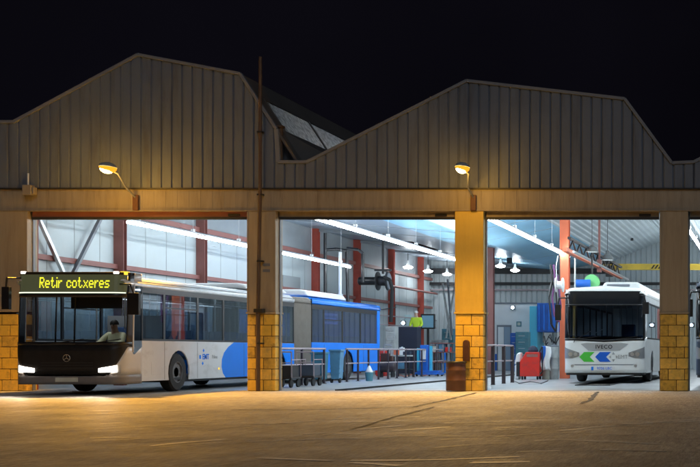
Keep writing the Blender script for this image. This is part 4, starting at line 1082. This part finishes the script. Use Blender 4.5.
for s,q in (('L',-1),('R',1)):
    J.update({'sh'+s:(wx+q*.19,wy,2.52),'el'+s:(wx+q*.26,wy-.05,2.24),'wr'+s:(wx+q*.22,wy-.26,2.15),'pa'+s:(wx+q*.20,wy-.34,2.14),
      'th'+s:(wx+q*.10,wy,1.95),'kn'+s:(wx+q*.11,wy-.03,1.60),'an'+s:(wx+q*.11,wy,1.20),'to'+s:(wx+q*.12,wy-.14,1.16)})
person(wk,J,M['hivis'],M['navy'],capm=M['white'])
# monitor / control desk
d=57.; t = empty('control_board',(gx(428,d),d,0),'blue grey control screen on a stand between two red columns','screen')
a,b=gx(421,d),gx(435,d)
MB().box(a,b,d-.05,d+.08,zz_(329,d),zz_(314,d)).build('casing',M['dark'],t,bevel=.02)
MB().box(a+.06,b-.06,d-.056,d-.05,zz_(327.5,d),zz_(315.5,d)).build('display',mat('screen_glass',(.10,.22,.33),.2,emit=(.2,.4,.55),es=.25),t)
MB().box((a+b)/2-.05,(a+b)/2+.05,d-.03,d+.03,.004,zz_(329,d)).box((a+b)/2-.3,(a+b)/2+.3,d-.3,d+.3,.004,.05).build('stand',M['dark'],t)
# blue column lift on a trolley base
d=50.5; t = empty('column_lift',(gx(425,d),d,0),'bright blue mobile column lift behind the long railing','lift')
a=gx(417,d)
MB().box(gx(421,d),gx(428.5,d),d-.15,d+.15,.08,zz_(345,d)).build('mast',M['blue'],t,bevel=.02)
MB().box(gx(417.5,d),gx(420,d),d-.08,d+.08,.08,zz_(348,d)).box(gx(430,d),gx(432,d),d-.08,d+.08,.08,zz_(346,d)).build('guide_rail',mat('cyan_enamel',(.05,.45,.70),.4),t)
MB().box(gx(416.5,d),gx(442,d),d-.35,d+.35,.07,.17).box(gx(419,d),gx(440,d),d-.30,d+.30,.17,.24).build('base',M['blue'],t,bevel=.01)
for xx in (gx(419,d),gx(440,d)):
    for yy in (-.3,.3): MB().lathe((xx,d+yy,.07),[(.03,-.03),(.066,-.025),(.066,.025),(.03,.03)],14,'x').build('wheel',M['rubber'],t,smooth=True)
MB().box(gx(422,d),gx(427,d),d-.22,d-.15,.7,1.1).build('control_box',M['white'],t,bevel=.01)
# frame rack with white uprights
d=53.; t = empty('pipe_rack',(gx(440,d),d,0),'open steel rack of pale uprights behind the blue lift','rack')
fr=MB()
for px in (432,437,443,449):
    fr.box(gx(px,d)-.03,gx(px,d)+.03,d-.03,d+.03,.004,zz_(343,d)); fr.box(gx(px,d)-.03,gx(px,d)+.03,d+.57,d+.63,.004,zz_(343,d))
fr.build('upright',M['trim'],t)
fr=MB()
for py in (343,352,362): fr.box(gx(430,d),gx(452,d),d-.03,d+.63,zz_(py,d)-.03,zz_(py,d)+.01)
fr.build('shelf',M['dullred'],t)
for k,(px,w_,h_,mt) in enumerate(((434,.3,.25,'cream'),(441,.25,.35,'bluegrey'),(447,.2,.2,'redbox'))):
    bb=MB().box(gx(px,d)-w_/2,gx(px,d)+w_/2,d+.05,d+.4,zz_(352,d)+.012,zz_(352,d)+.012+h_).build('storage_box',M[mt],bevel=.02)
    tag(bb,['cream box on the steel rack shelf','blue grey box in the middle of the steel rack','small red box on the steel rack shelf near the pillar'][k],'box')
t = empty('compressor',(gx(387,48.5),48.5,0),'dark air compressor with a round tank between the bus tail and the grey cabinet','compressor')
cx_=gx(387,48.5)
MB().lathe((cx_-.35,48.5,.42),[(.05,0),(.2,.06),(.22,.12),(.22,.6),(.2,.66),(.05,.72)],20,'x').build('tank',M['post'],t,smooth=True)
for xx in (-.22,.22): MB().box(cx_+xx-.03,cx_+xx+.03,48.35,48.65,.004,.26).build('leg',M['dark'],t)
MB().box(cx_-.22,cx_+.1,48.36,48.64,.64,.95).box(cx_+.12,cx_+.24,48.4,48.6,.64,.85).build('motor',M['rust'],t,bevel=.03)
MB().path([(cx_+.18,48.5,.85),(cx_+.2,48.5,1.25),(cx_-.1,48.5,1.3),(cx_-.12,48.5,.95)],.02,6).build('pipe',M['alu'],t,smooth=True)
for k,(yy,zz,w_,h_) in enumerate(((52.9,1.7,.35,.5),(53.6,1.6,.3,.35),(58.3,1.7,.3,.55),(63.8,1.9,.4,.5))):
    MB().box(WX+.02,WX+.2,yy,yy+w_,zz,zz+h_).build('fuse_box',M['greyp'],dep)
    MB().tube((WX+.1,yy+w_/2,zz+h_),(WX+.1,yy+w_/2,3.48),.02,6).build('conduit',M['dark'],dep)
MB().path([(WX+.35,47.5,3.3),(WX+.35,50,3.1),(WX+.35,52.6,3.3),(WX+.35,55.4,3.05),(WX+.35,58,3.3),(WX+.35,61,3.1),(WX+.35,63.3,3.3)],.025,6).build('cable_run',M['black'],dep,smooth=True)
rnd = random.Random(11)
for k,(px,d_,mt,h_,lb) in enumerate(((436,58.5,'rust',1.35,'brown gas cylinder behind the steel rack, first of three'),(440,58.8,'greyp',1.45,'grey gas cylinder between the brown and the blue ones'),(444,58.4,'busblue',1.4,'blue gas cylinder behind the steel rack'))):
    x=gx(px,d_); t=empty('gas_cylinder',(x,d_,0),lb,'gas cylinder','gas cylinders behind the rack')
    MB().lathe((x,d_,.004),[(.11,0),(.12,.02),(.12,h_-.25),(.09,h_-.1),(.035,h_-.03),(.035,h_)],16).build('bottle',M[mt],t,smooth=True)
    MB().box(x-.05,x+.05,d_-.02,d_+.02,h_,h_+.08).build('valve',M['alu'],t)
t = empty('workbench',(gx(399,49.5),49.5,0),'low grey workbench between the red drawer trolley and the blue lift','workbench')
a,b=gx(394.5,49.5),gx(412,49.5)
MB().box(a,b,49.2,49.9,.82,.88).build('top',M['greyp'],t,bevel=.01)
for xx in (a+.03,b-.08):
    for yy in (49.24,49.8): MB().box(xx,xx+.05,yy,yy+.05,.004,.82).build('leg',M['dark'],t)
MB().box(a+.05,b-.05,49.25,49.85,.28,.32).build('shelf',M['dark'],t)
for px,w_,h_,mt,z_,lb in ((397,.22,.2,'orange',.882,'small orange case on the low workbench'),(402,.16,.3,'white',.882,'white canister standing on the low workbench'),(407,.3,.14,'navy',.882,'flat dark box on the low workbench'),(400,.3,.25,'bluegrey',.322,'blue grey box on the lower shelf of the workbench')):
    x=gx(px,49.5); q=MB().box(x-w_/2,x+w_/2,49.4,49.62,z_,z_+h_).box(x-w_*.2,x+w_*.2,49.46,49.56,z_+h_,z_+h_+.03).build('tool_case',M[mt],bevel=.015); tag(q,lb,'case')
for pts_,mt,lb in (([(433,372),(425,376),(414,374),(404,377),(398,375)],'orange','orange cable lying on the floor in front of the blue lift'),([(512,381),(519,384),(530,382),(541,384),(548,381)],'black','black hose lying on the floor in front of the red machine')):
    P_=[(*gp(*p),.02) for p in pts_]; P2=[]
    for (a0,b0,c0),(a1,b1,c1) in zip(P_,P_[1:]):
        for k in range(4): t_=k/4; P2.append((a0+(a1-a0)*t_,b0+(b1-b0)*t_+.12*math.sin(math.pi*t_),.02))
    P2.append(P_[-1]); q=MB().path(P2,.016,6).build('floor_cable',M[mt],smooth=True); tag(q,lb,'cable')
# bundle of leaning pipes near the yellow pillar
for k,(pa,pb) in enumerate((((441,283),(451,340)),((446,279),(452,335)),((455,276),(446,338)))):
    d=60; bb=MB().tube((gx(pa[0],d),d+.3,zz_(pa[1],d)),(gx(pb[0],d),d,zz_(pb[1],d)),.05,8).build('hanging_hose',M['greyp' if k!=1 else 'trim'],smooth=True)
    tag(bb,['grey hose leaning inwards beside the last red column','pale hose hanging almost upright beside the last red column','grey hose crossing the other two toward the railing'][k],'hose')
# bright work lamps low on the wall
def work_light(px,py,d,label,r=.10,e='cool'):
    x,z=gx(px,d),zz_(py,d); t=empty('work_light',(x,d,z),label,'lamp')
    MB().box(x-.12,x+.12,d+.02,d+.12,z-.1,z+.1).build('casing',M['dark'],t,bevel=.01)
    MB().lathe((x,d-.0,z),[(r,0),(r,.02)],16,'y').build('lens',M[e],t)
    return t
work_light(512.5,307.5,65.6,'small blue-white lamp on the white office wall above the door',.08)
work_light(403,323,62,'bright lamp over the doorway behind the worker',.08)
work_light(691.5,325,50,'small white lamp seen just past the last brown pillar',.06)
t = MB().box(gx(399,66),gx(411,66),66,66.1,.01,3.0).build('lit_door',mat('door_cyan',(.55,.75,.80),.5)); tag(t,'pale cyan door on the far side behind the worker','door')
# far clutter cabinets along the wall
for k,(px,d,w_,h_,mt,lb) in enumerate(((440,62,.7,1.6,'greyp','grey locker under the far lamps'),(449,64,.6,2.2,'teal','teal locker beside the far hoses'),(397,60,.7,1.2,'blue','blue cabinet behind the grey machine'))):
    cabinet('locker',gx(px,d),d,w_,.6,h_,M[mt],lb,'locker')

# ------------------------------------------------------------------ right bay: office, container, tools
OY=65.8; oa,ob=-15.4,gx(536,OY); oh=zz_(304,OY)
t = empty('office_cabin',((oa+ob)/2,OY,0),'white office cabin with a grey door and a blue skirting band','office')
mb=MB().box(oa,ob,OY,70.5,.9,oh,0); mb.box(oa,ob,OY,70.5,.004,.9,1)
mb.build('wall',[M['white'],M['blue']],t)
MB().box(oa-.05,ob+.05,OY-.06,70.5,oh,oh+.08).build('roof',M['trim'],t)
fr=MB().box(gx(497,OY),gx(511.5,OY),OY-.05,OY-.002,.004,zz_(325,OY)).build('door_frame',M['trim'],t)
dd=MB().box(gx(498.3,OY),gx(504,OY),OY-.08,OY-.05,.01,zz_(327,OY)).build('door',M['white'],t)
d2=MB().box(gx(504.5,OY),gx(510.5,OY),OY-.08,OY-.05,.01,zz_(327,OY)).build('door',mat('door_grey',(.25,.33,.42),.4),t); MB().box(gx(505,OY),gx(505.6,OY),OY-.12,OY-.08,1.0,1.1).build('handle',M['dark'],d2)
sgn=MB().box(gx(516.5,OY),gx(521.5,OY),OY-.03,OY-.002,zz_(326.5,OY),zz_(321.5,OY),0).box(gx(517.5,OY),gx(520.5,OY),OY-.035,OY-.03,zz_(325.5,OY),zz_(322.5,OY),1).build('wall_sign',[M['teal'],M['cream']]); tag(sgn,'small square grey sign on the white office wall','sign')
d=63.5; t = empty('blue_container',(gx(548,d),d,0),'deep blue steel container beside the white office','container')
MB().box(gx(537,d),gx(562,d),d,d+2,zz_(332,d),zz_(303,d)).build('hopper',M['blue'],t,bevel=.03)
rb=MB(); 
for k in range(5): xx=gx(538.5+k*5,d); rb.box(xx,xx+.07,d-.04,d,zz_(330,d),zz_(305,d))
rb.build('rib',M['busblue'],t)
MB().box(gx(529,d),gx(537,d),d+.1,d+2,.9,zz_(306,d)).build('side_tank',mat('cyan_lit_side',(.10,.55,.75),.35),t,bevel=.03)  # cyan end: lit part of the blue container put into the colour
for px in (531,559): MB().box(gx(px,d)-.06,gx(px,d)+.06,d+.3,d+1.8,.004,zz_(332,d)).build('leg',M['greyp'],t)
cabinet('machine_cabinet',gx(523,60),60,.62,.6,zz_(332,60),M['teal'],'teal grey machine in front of the white office','machine')
cabinet('locker',gx(514.5,62.5),62.5,.34,.5,zz_(333,62.5),M['blue'],'narrow blue locker right of the office door','locker')
# red tool machine
d=44.6; t = empty('red_machine',(gx(531,d),d,0),'red wheeled service machine with a sloped hood beside the pale drums','service machine')
a,b=gx(521.5,d),gx(541,d); h0=zz_(352,d)
poly=[(a+.0,.12),(b,.12),(b,h0),(a+.22,h0),(a,h0-.35)]
MB().prism(poly,'y',d-.3,d+.3).build('casing',M['redbox'],t,bevel=.02)
MB().box(a-.14,a-.01,d-.25,d+.3,.12,h0-.35).build('side_tank',M['dark'],t,bevel=.02)
MB().box(a+.25,b-.06,d-.31,d-.302,h0-.18,h0-.08).build('nameplate',M['dullred'],t)
for xx in (a+.08,b-.08):
    for yy in (-.24,.24): MB().lathe((xx,d+yy,.08),[(.04,-.03),(.078,-.025),(.078,.025),(.04,.03)],14,'x').build('wheel',M['rubber'],t,smooth=True)
MB().path([(b-.02,d-.25,h0-.02),(b+.10,d-.28,h0+.2),(b+.10,d-.28,.3),(b+.02,d-.3,.2)],.025,8).build('hose',M['black'],t,smooth=True)
cb=MB().lathe((gx(533,d),d,h0+.002),[(.17,0),(.19,.05),(.15,.16),(.06,.22),(.0,.23)],16).build('rag_bundle',M['navy'],smooth=True); tag(cb,'dark blue bundle of cloth on top of the red machine','cloth')
bb=MB().box(gx(541,d)+.02,gx(546,d)+.0,d-.1,d+.15,h0-.4+.0,h0+.22).build('blue_canister',M['blue'],bevel=.03); tag(bb,'upright blue canister wedged between the red machine and the drums','canister')
MB_=MB().box(gx(541,d)+.0,gx(558.5,d),d+.2,d+.9,.004,.06); 
for k,(px,hh,mt,lb) in enumerate(((546.5,1.12,'cream','pale drum draped with white cloth beside the red machine'),(554,1.18,'greyp','grey green drum standing closest to the white bus'))):
    x=gx(px,d+.35); t=empty('tall_drum',(x,d+.35,0),lb,'drum')
    MB().lathe((x,d+.35,.004),[(.16,0),(.17,.02),(.17,hh*.33),(.178,hh*.34),(.17,hh*.36),(.17,hh*.66),(.178,hh*.67),(.17,hh*.69),(.17,hh),(.15,hh+.01),(.0,hh+.01)],20).build('barrel',M[mt],t,smooth=True)
    MB().lathe((x,d+.35,hh+.01),[(.17,0),(.17,.04),(.05,.06),(.05,.12)],20).build('lid',M['trim'],t,smooth=True)
# draped cloth
v=[];f=[]; x0=gx(541.5,d); 
for i in range(10):
    for j in range(12):
        u,w_=i/9,j/11; v.append((x0+.02+.32*u+.03*math.sin(7*w_), d-.0-.12*math.sin(w_*1.5)+.04*math.sin(u*11), 1.22-.85*w_-.10*abs(u-.5)))
for i in range(9):
    for j in range(11): f.append((i*12+j,(i+1)*12+j,(i+1)*12+j+1,i*12+j+1))
c_=MB().add(v,f).build('white_rag',M['white'],smooth=True,solid=.01); tag(c_,'crumpled white rag hanging down beside the red machine','cloth')
c_=MB().prism([(gx(514.5,d),.55),(gx(521,d),.55),(gx(521.5,d),1.0),(gx(517,d),.95)],'y',d-.1,d+.25).box(gx(515,d),gx(520,d),d-.1,d+.25,.004,.54).build('white_sack',M['white'],bevel=.06,seg=3); tag(c_,'white sack slumped against the dark side of the red machine','sack')
# tools heap over drums
tp=MB(); random.seed(3)
for k in range(9):
    x=gx(543+random.random()*12,d+.4); z=1.25+random.random()*.25
    tp.tube((x,d+.4,z-.12),(x+random.uniform(-.25,.25),d+.4+random.uniform(-.2,.2),z+random.uniform(.05,.3)),.022,6)
t=tp.build('tool_bundle',M['dark']); tag(t,'dark tangle of tools and hoses heaped on the drums','tools')
# reels on the orange column
d=44.2
for k,(px,py,r_,mt,hub,lb) in enumerate(((592,282,.27,'green','blue','pale green hose reel with a blue hub above the white bus'),(559.5,285,.26,'white','dark','white hose reel on the near side of the orange column'))):
    x,z=gx(px,d),zz_(py,d); t=empty('hose_reel',(x,d,z),lb,'hose reel','hose reels around the orange column')
    MB().lathe((x,d,z),[(r_*.5,-.14),(r_,-.14),(r_,-.10),(r_*.55,-.09),(r_*.55,.09),(r_,.10),(r_,.14),(r_*.5,.14)],24,'y' if k==0 else 'x').build('drum',M[mt],t,smooth=True)
    MB().lathe((x-.02,d-.26,z-.06) if k==0 else (x-.14,d,z),[(r_*.5,0),(r_*.5,-.50 if k==0 else -.06),(0.02,-.52 if k==0 else -.08)],18,'x').build('hub',M[hub],t,smooth=True)
    MB().bar((x,d,z+r_*.5),(x,d,4.46),.05,.05).build('hanger',M['dark'],t)
MBp=MB().path([(gx(575,44.6),44.6,2.9),(gx(575,44.6),44.6,4.4)],.03,6).build('air_line',M['white']); tag(MBp,'thin white air line hanging beside the orange column','pipe')
MBp=MB().path([(-7.94,46.0,4.6),(-8.0,46.0,4.2),(-7.97,46.0,3.6),(-7.93,46.0,2.2),(-7.92,46.0,1.0)],.016,8).build('power_cable',M['white'],smooth=True); tag(MBp,'white cable running down the orange column','cable')
for k,(px,mt,zb_,lb) in enumerate(((550.5,'black',2.0,'black hose looping down left of the orange column'),(553.5,'violet',2.35,'purple hose hanging beside the black one by the orange column'))):
    x=gx(px,45); q=MB().path([(x,45,4.2),(x+.06,45,3.6),(x-.05,45,3.0),(x+.03,45,zb_),(x+.18,45.05,zb_-.25),(x+.25,45.1,zb_+.3),(x+.15,45.1,3.8)],.035,8).build('hanging_hose',M[mt],smooth=True); tag(q,lb,'hose')
# runway truss and crane
t = empty('crane_runway',(-7.0,42,4.5),'dark and orange runway truss above the white bus','crane rail')
MB().box(-7.1,-6.94,42,58,4.44,4.58).build('lower_chord',M['orange'],t)
MB().box(-7.08,-6.96,43,58,4.95,5.03).build('upper_chord',M['dark'],t)
MB().tube((-6.7,42,4.42),(-6.7,58,4.42),.05,8).build('conduit',M['alu'],t)
tr=MB(); y=43.
while y<57.4: tr.bar((-7.02,y,4.58),(-7.02,y+.8,4.95),.05,.05); tr.bar((-7.02,y+.8,4.95),(-7.02,y+1.6,4.58),.05,.05); y+=1.6
tr.build('web',M['dark'],t)
d=60.; t = empty('overhead_crane',(gx(604,d),d,zz_(270,d)),'yellow overhead crane beam with black hazard stripes','crane')
a=gx(604,d); zb,zt=zz_(270,d),zz_(264,d)
MB().box(a,2.0,d-.12,d+.12,zb+.05,zt-.05).box(a,2.0,d-.2,d+.2,zt-.05,zt).box(a,2.0,d-.2,d+.2,zb,zb+.05).build('girder',M['yellow'],t)
st=MB()
for k in range(4): x=gx(651,d)+k*.17; st.prism([(x,zb+.05),(x+.08,zb+.05),(x+.22,zt-.05),(x+.14,zt-.05)],'y',d-.126,d-.12)
st.build('hazard_stripes',M['black'],t)
MB().box(a-.15,a+.5,d-.45,d+.45,zt-.02,zt+.14).build('end_carriage',M['dark'],t,bevel=.02)
hs=MB().box(gx(607,d),gx(614,d),d-.5,d-.2,zb-.35,zt-.1).tube((gx(610,d),d-.3,zb-.35),(gx(610,d),d-.3,zb-.9),.02,6).build('hoist',M['dark'],t,bevel=.03)
for px,py,d_ in ((574,251,46.3),):
    pass
sb=MB().box(gx(597,50),gx(601,50),50,50.2,zz_(272,50),zz_(259,50)).box(gx(598,50),gx(600,50),50.05,50.15,zz_(259,50),6.9).build('hanging_bracket',M['dullred']); tag(sb,'dark red steel bracket hanging beside the pendant lamps','bracket')
# small ceiling fixtures
for k,(px,py,s,lb) in enumerate(((509.5,250.5,19.7,'small dark sensor box on the blue ceiling, the larger one'),(500.5,253.5,19.2,'tiny dark sensor on the blue ceiling'),(632,231.5,19.0,'small dark fixture on the ribbed ceiling above the white bus'))):
    x,y=(px-VX)/s,FPX/s; z=ceilz(x)
    w_=.12 if k==0 else .07
    t=MB().box(x-w_,x+w_,y-w_,y+w_,z-(.3 if k==0 else .14),z).build('sensor',M['dark'],bevel=.01); tag(t,lb,'sensor')

# ------------------------------------------------------------------ world, sun, camera
wd = bpy.data.worlds.new('World'); sc.world = wd; wd.use_nodes = True; n=wd.node_tree.nodes; l=wd.node_tree.links
bg = n['Background']; sky = n.new('ShaderNodeTexSky'); sky.sky_type='NISHITA'; sky.sun_disc=False
EL,AZ = R(32),R(205)
sky.sun_elevation=R(-4.5); sky.sun_rotation=AZ; sky.air_density=1.5
mxw=n.new('ShaderNodeMix'); mxw.data_type='RGBA'; mxw.inputs[0].default_value=.5
vm=n.new('ShaderNodeVectorMath'); vm.operation='SCALE'; vm.inputs['Scale'].default_value=.5
l.new(sky.outputs[0],vm.inputs[0]); l.new(vm.outputs[0],mxw.inputs[6]); mxw.inputs[7].default_value=(.040,.038,.072,1)
tcw=n.new('ShaderNodeTexCoord'); nw=n.new('ShaderNodeTexNoise'); nw.inputs['Scale'].default_value=2.2; nw.inputs['Detail'].default_value=4; l.new(tcw.outputs['Generated'],nw.inputs['Vector'])
rw=n.new('ShaderNodeMapRange'); rw.inputs[1].default_value=.35; rw.inputs[2].default_value=.7; rw.inputs[3].default_value=.7; rw.inputs[4].default_value=1.5; l.new(nw.outputs[0],rw.inputs[0])
vw=n.new('ShaderNodeVectorMath'); vw.operation='SCALE'; vw.inputs[0].default_value=(.046,.042,.074); l.new(rw.outputs[0],vw.inputs['Scale']); l.new(vw.outputs[0],mxw.inputs[7])
l.new(mxw.outputs[2],bg.inputs[0]); bg.inputs[1].default_value=.11
su = bpy.data.lights.new('night_fill','SUN'); su.energy=.42; su.angle=R(25); su.color=(.80,.90,1)  # dim fill added in place of night ambient, so the gables show
so = bpy.data.objects.new('night_fill',su); COL.objects.link(so)
dirv = Vector((-.35,.80,-.50)); so.rotation_euler = dirv.to_track_quat('-Z','Y').to_euler()
cam = bpy.data.cameras.new('camera'); co = bpy.data.objects.new('camera',cam); COL.objects.link(co); sc.camera = co
co.location=(0,0,1.0); co.rotation_euler=(R(90),0,0)
cam.sensor_width=36; cam.lens=36*FPX/700; cam.shift_x=-(VX-350)/700; cam.shift_y=(VY-233.5)/700; cam.clip_end=600; cam.clip_start=.1
sc.view_settings.view_transform='Standard'; sc.view_settings.look='None'; sc.view_settings.exposure=0; sc.view_settings.gamma=1
sc.cycles.use_denoising=True; sc.cycles.max_bounces=8; sc.cycles.diffuse_bounces=4; sc.cycles.glossy_bounces=4; sc.cycles.transparent_max_bounces=24
sc.cycles.caustics_reflective=False; sc.cycles.caustics_refractive=False; sc.cycles.sample_clamp_indirect=6
